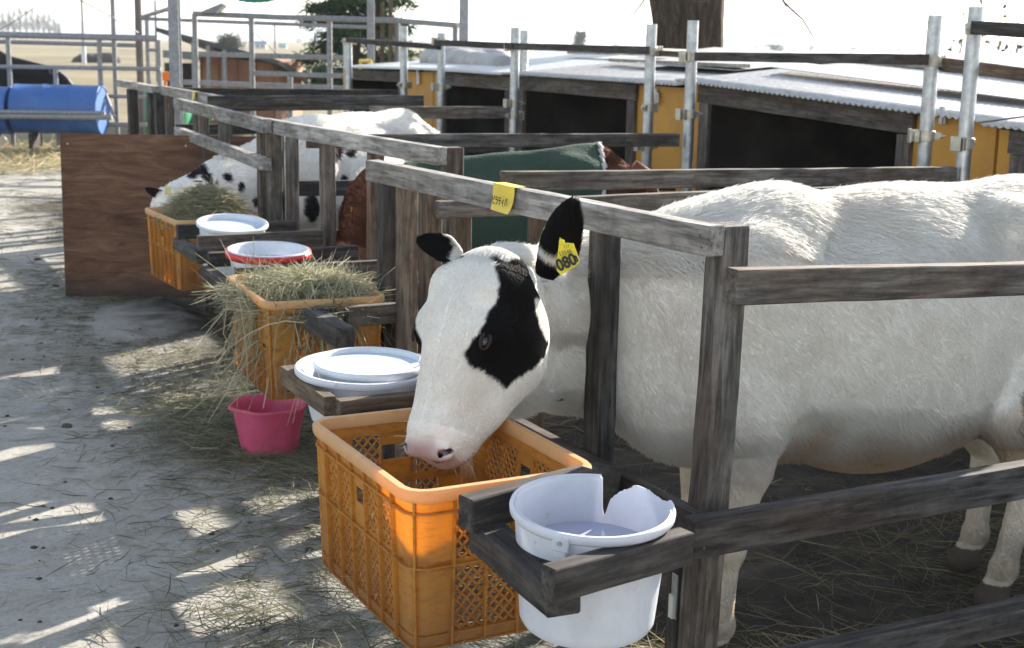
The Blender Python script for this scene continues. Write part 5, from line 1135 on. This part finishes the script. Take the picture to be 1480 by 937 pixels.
# ------------------------------------------------------------------ pipe fence and barrels at the left
def tubes(parent, name, pts, r, mat, n=10): m = MB(); m.tube(pts, r, n); return build(m, name, mat, parent, True, angle=50)
def pipe_fence(label, d, posts, rails, loc_px, r=.03):
    b = atD(*loc_px, d); root = thing('pipe_fence', label, 'fence', (b[0], b[1], 0), 0, 'grey pipe fences')
    for (u, v) in posts:
        p = atD(u, v, d); tubes(root, 'post', [(p[0], p[1], -.05), (p[0], p[1], p[2])], r, M_PIPE)
    for (u0, v0, u1, v1, d0, d1, rr) in rails: tubes(root, 'rail', [atD(u0, v0, d0), atD(u1, v1, d1)], rr, M_PIPE)
    return root
pipe_fence('long grey pipe fence with the blue barrels hanging on it, left', 17.3, [(11, 52), (-70, 50), (143, 55), (161, -40), (229, 58), (80, 99)],
    [(-90, 48, 228, 56, 17.3, 17.3, .042), (-90, 58, 205, 66, 17.9, 17.9, .028), (-90, 95, 232, 100, 17.3, 17.3, .027), (-90, 161, 152, 164, 16.75, 16.75, .03), (-90, 168, 162, 170, 16.7, 16.7, .032), (150, 139, 232, 141, 17.3, 17.3, .025), (146, 118, 165, 170, 17.3, 17.0, .02), (150, 180, 232, 181, 17.3, 17.3, .03)], (80, 215))
def barrel(u0, u1, v0, v1, d, label):
    a, b = atD(u0, (v0+v1)/2, d), atD(u1, (v0+v1)/2+1, d); L = np.linalg.norm(b-a); r = (v1-v0)/2*d/F; c_ = (a+b)/2
    root = thing('barrel', label, 'barrel', (c_[0], c_[1], c_[2]-r), math.atan2((b-a)[1], (b-a)[0]), 'blue plastic barrels used as feed troughs')
    prof = [(.01, -L/2+.01), (r*.93, -L/2+.01), (r*.95, -L/2), (r, -L/2+.005), (r, -L/2+.03), (r*.985, -L/2+.035), (r*.985, -L*.18), (r*1.01, -L*.165), (r*1.01, -L*.15), (r*.985, -L*.13), (r*.985, L*.13), (r*1.01, L*.15), (r*1.01, L*.165), (r*.985, L*.18), (r*.985, L/2-.035), (r, L/2-.03), (r, L/2-.005), (r*.95, L/2), (r*.93, L/2-.01), (.01, L/2-.01)]
    m = MB(); m.lathe((0, 0, 0), prof, 40, np.array([[0, 0, 1], [0, 1, 0], [-1, 0, 0]])); o = link('body', [(x, y, z+r) for x, y, z in m.v], m.f, M_BLUE, root); o.data.polygons.foreach_set('use_smooth', [True]*len(o.data.polygons)); o.data.set_sharp_from_angle(angle=math.radians(50))
    for s_ in (-.3, .3):
        m = MB(); m.box((s_*L, 0, -(c_[2]-r)/2), (.05, .35, c_[2]-r+.02)); link('support_block', m.v, m.f, M_WOODD, root)
barrel(24, 149, 122, 193, 17.05, 'bright blue plastic barrel lying along the pipe fence')
barrel(-100, 18, 124, 193, 17.05, 'blue plastic barrel cut off by the left edge')
# tall columns
def column(u, w_, d, label, v_base=None, name='steel_column', mat=None, top=4.6, cat='column', top_v=None):
    p = atD(u, 60, d); wd = w_*d/F; root = thing(name, label, cat, (p[0], p[1], 0)); zt = top if top_v is None else float(atD(u, top_v, d)[2])
    m = MB(); h = wd/2; t = .004; P = [(-h, -h), (h, -h), (h, -h+t*2), (-h+t*2, -h+t*2), (-h+t*2, h-t*2), (h, h-t*2), (h, h), (-h, h)]; k_ = len(P)
    m.add([(x, y, 0) for x, y in P]+[(x, y, zt) for x, y in P], [tuple(range(k_))[::-1], tuple(range(k_, 2*k_))]+[(i, (i+1) % k_, k_+(i+1) % k_, k_+i) for i in range(k_)])
    link('shaft', m.v, m.f, mat or M_STEEL, root)
    m = MB(); m.box((0, 0, .006), (wd*1.9, wd*1.9, .012)); m.tube([(h*1.4, h*1.4, .01), (h*1.4, h*1.4, .035)], .008, 6); link('base_plate', m.v, m.f, mat or M_STEEL, root); root.rotation_euler.z = math.radians(-27); return root
column(253, 15, 11.2, 'tall grey steel column rising behind the timber fence end')
column(536, 10, 14, 'thin grey steel column beside the dark wooden board')
column(670, 13, 13.2, 'tall grey steel column behind the tarpaulin hump')
column(201, 8, 17.6, 'narrow brown column left of the big steel one', mat=plain('brown_column_paint', (.13, .11, .10), .6))
column(213, 5, 17.6, 'short thin post right beside the narrow brown column', top_v=28, mat=M_PIPE)
p = atD(553, 50, 15.2); bt = thing('board', 'dark brown wooden board standing behind the pipe frame', 'board', (p[0], p[1], 0), math.radians(-20))
for i in range(3): b_ = beam('plank', (p[0]-.10+.085*i*1.0, p[1]-.03*i, 0), (p[0]-.10+.085*i, p[1]-.03*i, float(atD(553, 6-3*i, 15.2)[2])), .02, .084, M_WOODB, bt, up=(0, 1, 0))
# pipe frame in the middle distance
pipe_fence('tall grey pipe frame in front of the brown hut and the conifer', 15.2, [(281, 20), (363, 24), (476, 28), (419, 110), (658, 38), (574, 33)],
    [(279, 20, 400, 25, 15.2, 15.2, .032), (400, 25, 580, 30, 15.2, 15.0, .032), (575, 30, 662, 37, 15.0, 14.6, .03), (205, 27, 540, 40, 16.2, 16.0, .022), (281, 78, 500, 84, 15.4, 15.4, .03), (366, 106, 505, 110, 15.2, 15.2, .028), (266, 119, 505, 128, 15.6, 15.6, .03), (228, 73, 212, 72, 17.3, 17.3, .02), (207, 24, 247, 12, 16.5, 14.5, .025)], (400, 170))
p0 = np.array(atD(502, 60, 13.4)); pf = thing('fence_post', 'pale sunlit post at the left end of the hutch row', 'post', (p0[0], p0[1], 0)); tubes(pf, 'shaft', [(p0[0], p0[1], 0), (p0[0], p0[1], p0[2]-.02)], .04, M_GALV); tubes(pf, 'cap', [(p0[0], p0[1], p0[2]-.03), (p0[0], p0[1], p0[2]+.03)], .046, M_GALV)
# sheet end and green net overhead
m = MB(); P = [atD(x, y, 15.0) for x, y in ((287, 18), (321, 4), (323, 7), (312, 19))]; Pb = [q+_fh*.25 for q in P]; m.add(P+Pb, [(0, 1, 2, 3), (7, 6, 5, 4), (0, 4, 5, 1), (1, 5, 6, 2), (2, 6, 7, 3), (3, 7, 4, 0)]); props(build(m, 'roof_scrap', M_PIPE, None), 'grey sheet metal scrap lying tilted on top of the pipe frame', 'metal sheet')
k = NT('green_netting'); k.col((.05, .28, .2)); k.set(.6); k.translucent(.5, (.15, .6, .45)); M_NET = k.m
V = []; Q = []; nx, ny = 30, 8
for i in range(nx+1):
    for j in range(ny+1):
        s = i/nx*2-1; t = j/ny; c_ = atD(370+s*40, 4-8*(abs(s)**2.2)-60*t, 13+t*1.5); V.append(c_+np.array([0, 0, .003*math.sin(i*1.7+j)]))
for i in range(nx):
    for j in range(ny): a = i*(ny+1)+j; Q.append((a, a+ny+1, a+ny+2, a+1))
m = MB(); m.add(V, Q); nt_ = build(m, 'shade_net', M_NET, None, True); props(nt_, 'green netting sagging from above at the top edge, over the brown hut', 'net'); md = nt_.modifiers.new('w', 'SOLIDIFY'); md.thickness = .003
# cables
def cable(label, pts, r, group='overhead wires and ropes', name='rope'):
    m = MB(); m.tube(pts, r, 6); props(build(m, name, M_PIPE, None, True), label, name, group)
cable('rope rising from the left edge to the top, left of the far pole', [atD(-5, 46, 16), atD(30, 25, 16), atD(68, -4, 16)], .007)
cable('rope slanting down from the far pole top to the narrow brown column', [atD(108, -4, 16.5), atD(160, 24, 16.8), atD(200, 48, 17)], .009)
cable('thin line from the netting down to the pipe frame', [atD(322, 7, 14.8), atD(345, -3, 14)], .006)
cable('thin slack wire slanting behind the pipe frame, right of the brown hut', [atD(364, 44, 16), atD(405, 82, 16)], .006)
def upole(u, v0, d, r, label, white=False):
    p = atD(u, v0, d); root = thing('utility_pole', label, 'pole', (p[0], p[1], 0), 0, 'far poles in the field'); tubes(root, 'shaft', [(p[0], p[1], 0), (p[0], p[1], p[2])], [r, r*.8], M_PIPE)
    if white: tubes(root, 'sleeve', [(p[0], p[1], 0), (p[0], p[1], .9)], r*1.7, M_BUCK)
upole(114, -90, 70, .07, 'thin far pole with a white sleeve at its foot', True); upole(397, 36, 60, .045, 'short thin far pole beside the slack wire'); upole(224, 0, 45, .05, 'thin far pole just left of the big steel column')
# ------------------------------------------------------------------ brown hut
M_HUT = plain('brown_hut_panel', (.33, .15, .09), .7, 0, .12, 2.5, .1, dirt=(.22, .11, .07)); M_HUTR = plain('dark_hut_roof', (.07, .07, .072), .6, 0, .2, 3)
hb_ = atD(340, 100, 22); hut = thing('hut', 'brown walled hut with a long slanting dark roof, beyond the pipe frame', 'hut', (hb_[0], hb_[1], 0))
def wz(u, v, d): p = atD(u, v, d); return p
A, B_ = wz(290, 80, 22), wz(396, 92, 22); dv = (B_-A); dv[2] = 0; dv /= np.linalg.norm(dv); nv = np.array([-dv[1], dv[0], 0])*2.6
m = MB(); m.add([(A[0], A[1], 0), (B_[0], B_[1], 0), tuple(B_), tuple(A)]+[tuple(np.array([A[0], A[1], 0])+nv), tuple(np.array([B_[0], B_[1], 0])+nv), tuple(B_+nv), tuple(A+nv)], [(0, 1, 2, 3), (7, 6, 5, 4), (0, 4, 5, 1), (1, 5, 6, 2), (2, 6, 7, 3), (3, 7, 4, 0)]); build(m, 'wall', M_HUT, hut)
m = MB()
for s_ in (.0, .25, .5, .75, 1): q = A+(B_-A)*s_; m.box((q[0], q[1], q[2]/2), (.03, .03, q[2]))
build(m, 'wall_seam', plain('hut_seam', (.2, .09, .06), .7), hut)
R0, R1 = wz(226, 46, 21.3), wz(404, 94, 21.3)
m = MB(); up_ = np.array([0, 0, .07]); m.add([tuple(R0), tuple(R1), tuple(R1+nv*1.25-[0, 0, .4]), tuple(R0+nv*1.25-[0, 0, .3])]+[tuple(q+up_) for q in (R0, R1, R1+nv*1.25-[0, 0, .4], R0+nv*1.25-[0, 0, .3])], [(3, 2, 1, 0), (4, 5, 6, 7), (0, 1, 5, 4), (1, 2, 6, 5), (2, 3, 7, 6), (3, 0, 4, 7)]); build(m, 'roof', M_HUTR, hut)
for s_ in (.12, .3, .42, .55): q = R0+(R1-R0)*s_; tubes(hut, 'roof_post', [(q[0], q[1], 0), (q[0], q[1], q[2])], .035, M_PIPE)
m = MB(); q0_ = wz(236, 78, 21.8); q1_ = wz(290, 82, 21.8); m.bar((q0_[0], q0_[1], q0_[2]), (q1_[0], q1_[1], q1_[2]), .05, .12); build(m, 'cross_beam', M_STEEL, hut)
q = wz(262, 100, 23.2); m = MB(); m.box((q[0], q[1], q[2]*.5+.05), (.5, .3, q[2]+.1)); build(m, 'side_wall', M_DARK, hut)
# green heap and orange thing
def lump(label, name, cat, c_, r_, mat, seed, kind=None, h=.04):
    g = SDF(np.array(c_)-np.array(r_)*1.3, np.array(c_)+np.array(r_)*1.3, h); r = np.random.default_rng(seed)
    for i in range(7): o_ = r.uniform(-.5, .5, 3)*np.array(r_); o_[2] = -abs(o_[2])*.6; g.el(np.array(c_)+o_, np.array(r_)*r.uniform(.45, .65), None, .08)
    V, Q = g.mesh(); V = V+sine_noise(V, 6/max(r_), seed)[:, None]*.06*np.array(r_); o = np_mesh(name, V, Q, mat, None); props(o, label, cat, None, kind)
a_ = wz(232, 112, 18.6); lump('green tarpaulin covered pile between two columns left of the hut', 'tarpaulin', 'tarpaulin', (a_[0], a_[1], .5), (.42, .4, .5), plain('green_tarp', (.02, .2, .10), .5, 0, .2, 4), 3)
a_ = wz(318, 118, 20.5); lump('green bag slumped against the brown hut', 'bag', 'bag', (a_[0]-.35, a_[1], .4), (.3, .3, .45), plain('green_bag', (.02, .16, .09), .5, 0, .2, 4), 5)
a_ = wz(239, 110, 17.9); m = MB(); m.box((a_[0], a_[1], a_[2]), (.10, .08, .11)); m.tube([(a_[0], a_[1], 0), (a_[0], a_[1], a_[2])], .02, 8); props(build(m, 'marker', plain('orange_marker', (.8, .2, .03), .5), None, bevel=.01), 'small orange marker on a stick in front of the green pile', 'marker')
a_ = wz(141, 80, 82); lump('dark soil heap out in the dry field', 'soil_heap', 'heap', (a_[0], a_[1], .1), (1.35, .9, .75), plain('dark_soil', (.05, .045, .04), .9, 0, .3, 2, .3), 9, None, .09)

# ------------------------------------------------------------------ trees
M_BARK = None; k = NT('tree_bark'); v = k.coord((7, 7, 1.2)); n = k.noise(v, 3, 8, .65, .6); k.col(k.ramp(n, [(.3, (.022, .017, .012)), (.55, (.075, .055, .04)), (.75, (.14, .11, .085))])); k.set(.9, 0, .2); k.bump(n, .9, .04); M_BARK = k.m
M_TWIG = plain('twig_bark', (.10, .08, .06), .9, 0, .2, 5)
k = NT('conifer_needles'); a = k.n('Attribute', attribute_name='Col'); k.col(a.outputs['Color']); k.set(.6, 0, .3); k.translucent(.25, a.outputs['Color']); M_NEEDLE = k.m
def branch_tube(m, p, d, L, r, r_, depth, rg, sag=0, n=6, ends=None):
    pts = [p]; rad = [r]; q = p.copy(); dd = d.copy(); k_ = 5
    for i in range(k_):
        dd = dd+rg.normal(size=3)*.12; dd[2] -= sag; dd /= np.linalg.norm(dd); q = q+dd*L/k_; pts.append(q); rad.append(r+(r*r_-r)*(i+1)/k_)
    m.tube(pts, rad, n if r > .01 else 4)
    if ends is not None: ends += [(x, dd) for x in pts[2:]]
    if depth > 0:
        for j in range(rg.integers(3, 6)):
            i = rg.integers(2, k_+1); nd = dd+rg.normal(size=3)*.6; nd /= np.linalg.norm(nd); branch_tube(m, pts[i], nd, L*rg.uniform(.45, .7), rad[i]*.6, .4, depth-1, rg, sag, n, ends)
# big trunk
tb = atD(1000, 70, 12.6); tr = thing('tree', 'thick bare tree trunk rising behind the pale hutch roofs', 'tree', (tb[0], tb[1], 0)); rg = np.random.default_rng(3)
wl, wr = atD(950, 66, 12.6), atD(1047, 66, 12.6); R_ = np.linalg.norm(wr-wl)/2; x0, y0 = (wl[0]+wr[0])/2, (wl[1]+wr[1])/2
V = []; n = 64; zs = [0, .15, .4, .8, 1.2, 1.5, 1.7, 1.9, 2.2, 2.8]; rs = [1.5, 1.25, 1.1, 1.03, 1, 1.0, 1.03, 1.1, 1.2, 1.25]
for z, r_ in zip(zs, rs):
    for j in range(n):
        a = 2*math.pi*j/n; q = R_*r_*(1+.06*math.sin(5*a+z*.6)+.035*math.sin(11*a+1+z)+.05*(max(0, math.cos(2*a)) if z < .5 else 0)); V.append((x0+q*math.cos(a)-(.10*max(0, z-1.4)), y0+q*math.sin(a), z))
m = MB(); m.add(V, [(i*n+j, i*n+(j+1) % n, (i+1)*n+(j+1) % n, (i+1)*n+j) for i in range(len(zs)-1) for j in range(n)]); 
for dr, L, r_ in (((-.75, .1, .75), 2.6, .18), ((.5, -.2, 1.), 3.2, .2), ((.1, .6, 1.), 3., .19), ((-.2, -.4, 1.), 2.8, .16)):
    d_ = np.array(dr)/np.linalg.norm(dr); branch_tube(m, np.array([x0-.1, y0, 2.5])+d_*.15, d_, L, r_, .5, 2, rg, 0, 10)
build(m, 'trunk', M_BARK, tr, True)
m = MB()
def twigline(px, d, r0, r1):
    pts = [atD(x, y, d) for x, y in px]; m.tube(pts, [r0+(r1-r0)*i/(len(pts)-1) for i in range(len(pts))], 5)
twigline([(948, -40), (930, 2), (918, 18), (900, 30), (872, 36), (846, 33)], 11.8, .011, .003); twigline([(915, -10), (905, 3), (890, 2)], 11.8, .006, .003)
twigline([(1075, -60), (1086, -5), (1094, 18), (1090, 45), (1071, 71)], 11.4, .008, .003); twigline([(1110, -60), (1132, 2), (1145, 15), (1160, 28), (1172, 48), (1182, 62), (1189, 48), (1188, 30)], 11.2, .013, .003)
twigline([(1132, 2), (1140, 20), (1131, 24)], 11.2, .007, .003); twigline([(1145, 15), (1158, 12), (1150, -8)], 11.2, .006, .003); twigline([(995, -20), (1002, 2), (1018, 3), (1024, -10)], 11.3, .006, .004)
build(m, 'twig', M_TWIG, tr, True)
# conifer
cb = atD(512, 60, 23.5); ct = thing('conifer_tree', 'dark green conifer with ragged level boughs behind the pipe frame', 'tree', (cb[0], cb[1], 0)); rg = np.random.default_rng(8)
m = MB(); m.tube([(cb[0], cb[1], 0), (cb[0], cb[1], 2.5), (cb[0], cb[1], 5.6)], [.13, .09, .02], 10); SP = []; SD = []
for i in range(125):
    z = rg.uniform(.5, 5.3); a = rg.uniform(0, 6.28); L = (1.25-(z-.6)*.2)*rg.uniform(.45, 1.1); d_ = np.array([math.cos(a), math.sin(a), rg.uniform(-.22, .15)])
    p_ = np.array([cb[0], cb[1], z]); q_ = p_+d_*L; m.tube([p_, (p_+q_)/2+[0, 0, .03], q_], [.02, .012, .004], 5)
    for s in np.linspace(.25, 1.05, int(9*L)+3):
        c_ = p_+d_*L*s
        for _ in range(int(26)): SP.append(c_+rg.normal(size=3)*np.array([.09, .09, .05])); SD.append(d_*.7+rg.normal(size=3)*.55-np.array([0, 0, .15]))
build(m, 'trunk', M_BARK, ct, True)
SP = np.array(SP); n = len(SP); cc = np.array([.028, .06, .028])*rg.uniform(.5, 1.9, (n, 1))+np.array([.01, .015, .0])*rg.random((n, 1)); o = straws('crown', SP, np.array(SD), rg.uniform(.08, .22, n), rg.uniform(.008, .02, n), np.full(n, .1), cc, None, seg=2, loc=(cb[0], cb[1], 0)); o.location = (0, 0, 0); o.parent = ct; o.data.materials.clear(); o.data.materials.append(M_NEEDLE)
# leafy bush generator for far things
def leafy(label, u, v_top, v_base, wpx, d, n, colr, seed, group='far trees and bushes along the horizon', trunk=.3, name='tree', cat='tree', bare=False):
    p = atD(u, v_base, d); h = float(atD(u, v_top, d)[2]); w_ = wpx*d/F/2; root = thing(name, label, cat, (p[0], p[1], 0), 0, group); rg = np.random.default_rng(seed)
    m = MB(); m.tube([(0, 0, -.3), (0, 0, h*.8)], [w_*.10+.02, .02], 6); link('trunk', m.v, m.f, M_BARK, root)
    c_ = [rg.uniform(-1, 1, 3)*np.array([w_*.6, w_*.6, (h*(1-trunk))*.32]) for _ in range(9)]; k_ = rg.integers(0, 9, n); P = np.array(c_)[k_]+rg.normal(size=(n, 3))*np.array([w_*.28, w_*.28, h*.13]); P[:, 2] += h*(.5+trunk*.45); P[:, 2] = np.minimum(P[:, 2], h*1.02)
    sz = max(w_, h)*.09; cc = np.array(colr)*rg.uniform(.55, 1.5, (n, 1)); o = straws('crown', P, rg.normal(size=(n, 3)), rg.uniform(.6, 1.5, n)*sz*1.6, rg.uniform(.4, 1, n)*sz*.5, np.zeros(n), cc, None, seg=1); o.parent = root; o.data.materials.clear(); o.data.materials.append(M_NEEDLE); return root
def bare(label, u, v_top, d, seed, group='row of far bare trees'):
    p = atD(u, 52, d); h = float(atD(u, v_top, d)[2]); root = thing('bare_tree', label, 'tree', (p[0], p[1], 0), 0, group); rg = np.random.default_rng(seed); m = MB()
    m.tube([(0, 0, 0), (0, 0, h*.5), (0, 0, h)], [h*.012, h*.008, .02], 5)
    for i in range(60):
        z = h*rg.uniform(.15, .92); a = rg.uniform(0, 6.28); L = h*.22*(1.15-z/h)*rg.uniform(.6, 1.3)+.3; d_ = np.array([math.cos(a)*.55, math.sin(a)*.55, 1.]); q = np.array([0, 0, z]); m.tube([q, q+d_*L*.5, q+d_*L*np.array([.8, .8, 1.15])], [h*.004, h*.003, .01], 4, False)
        for j in range(5): d2 = d_+rg.normal(size=3)*.5; s = q+d_*L*rg.uniform(.3, .9); m.tube([s, s+d2*L*.5], [h*.003, .014], 3, False)
    link('trunk', m.v, m.f, M_TWIG, root); return root
for i, (u, vt) in enumerate(((-14, 20), (-4, 12), (5, 17), (13, 10), (21, 14), (30, 9), (39, 15), (48, 13), (56, 18), (64, 15), (72, 20), (79, 26), (86, 34))):
    bare('far bare tree in the hazy row above the left pipe fence' , u, vt, 330+i*5, 40+i)
leafy('dark green bush mound beside the brown hut roof', 336, 50, 66, 46, 95, 1400, (.03, .05, .03), 2)
leafy('round lone tree on the horizon above the hutch roofs', 838, 47, 66, 17, 190, 700, (.04, .06, .04), 4)
leafy('low wide tree clump on the right horizon, largest there', 1120, 62, 72, 34, 260, 600, (.04, .055, .045), 6)
for i, (u, vt, w_) in enumerate(((1066, 66, 14), (1092, 64, 16), (1150, 66, 18), (1172, 63, 10), (1205, 67, 16), (1232, 65, 12), (1262, 68, 18), (1300, 68, 14), (1330, 70, 12), (430, 55, 20), (452, 53, 14), (575, 58, 26), (610, 57, 22), (700, 60, 20), (770, 62, 18), (890, 64, 14), (150, 50, 22), (185, 49, 18))):
    leafy('small hazy tree far off on the flat horizon', u, vt, 72, w_, 520, 260, (.045, .06, .05), 60+i)
# far houses
def house(u, v, wpx, d, col_, rcol, label):
    p = atD(u, v, d); w_ = wpx*d/F; h = 2.6*w_/6; root = thing('house', label, 'house', (p[0], p[1], 0), math.radians(-27)); m = MB(); m.box((0, 0, h/2), (w_, w_*.7, h)); link('wall', m.v, m.f, col_, root)
    m = MB(); a, b, c_ = w_*.55, w_*.42, h; m.add([(-a, -b, c_), (a, -b, c_), (a, b, c_), (-a, b, c_), (-a, 0, c_+h*.45), (a, 0, c_+h*.45)], [(3, 2, 1, 0), (0, 1, 5, 4), (2, 3, 4, 5), (0, 4, 3), (1, 2, 5)]); link('roof', m.v, m.f, rcol, root)
    m = MB(); m.box((-w_*.2, -w_*.352, h*.5), (w_*.15, .02, h*.3)); m.box((w_*.2, -w_*.352, h*.5), (w_*.15, .02, h*.3)); link('window', m.v, m.f, M_DARK, root)
house(377, 73, 17, 210, plain('pale_house_wall', (.5, .5, .5), .7), plain('blue_house_roof', (.08, .2, .42), .5), 'far pale house with a blue roof between the hut and the conifer')
house(409, 72, 11, 230, plain('pale_house_wall_green', (.5, .55, .52), .7), plain('teal_roof', (.05, .35, .35), .5), 'tiny far building with a teal roof near the conifer')
# leafy specks and dry weeds at the right edge
def weeds(label, pxs, d, seed, name='dry_weeds', leaf=False):
    rg = np.random.default_rng(seed); m = MB(); P = []
    b0 = atD(pxs[0][0], 100, d); root = thing(name, label, 'plant', (b0[0], b0[1], 0))
    for (u, v) in pxs:
        p = atD(u, v, d); q = np.array([p[0]+rg.normal()*.05, p[1]+rg.normal()*.05, 0]); mid = (p+q)/2+rg.normal(size=3)*.04; m.tube([q, mid, p], [.008, .006, .002], 5)
        for j in range(5): s = mid+(p-mid)*rg.uniform(.1, 1); m.tube([s, s+rg.normal(size=3)*.1+[0, 0, .06]], [.003, .001], 4)
        for j in range(12 if leaf else 6): s = mid+(p-mid)*rg.uniform(.2, 1.05); P.append(s+rg.normal(size=3)*(.10 if leaf else .04)); P = P[:96]
    build(m, 'stem', M_TWIG, root, True); P = np.array(P); n = len(P); o = straws('leaf', P, rg.normal(size=(n, 3)), rg.uniform(.02, .05, n), rg.uniform(.008, .018, n), np.zeros(n), np.array([.09, .075, .04])*rg.uniform(.5, 1.5, (n, 1)), None, seg=2, loc=root.location); o.location = (0, 0, 0); o.parent = root; o['kind'] = 'stuff'
weeds('dry weeds poking up behind the roofs at the right edge', [(1422, 78), (1440, 66), (1452, 82), (1461, 74), (1470, 60), (1478, 80), (1490, 70), (1434, 84), (1466, 86)], 9.5, 4)
weeds('sparse leafy shrub tips against the sky in the top right corner', [(1398, 18), (1420, 4), (1436, -8), (1448, 6), (1466, 2), (1482, 14), (1403, 64), (1386, 72), (1475, -5), (1392, 55)], 9.0, 6, 'shrub', True)
k = NT('haze'); k.t.nodes.remove(k.b); pv = k.n('VolumePrincipled'); pv.inputs['Color'].default_value = (.86, .92, 1, 1); pv.inputs['Density'].default_value = HAZE; pv.inputs['Anisotropy'].default_value = .3; k.l(pv.outputs[0], k.out.inputs['Volume'])
if HAZE > 0:
    m = MB(); m.box((500, 1700, 22), (7400, 7400, 48)); o = build(m, 'haze', k.m, None); props(o, kind='stuff')
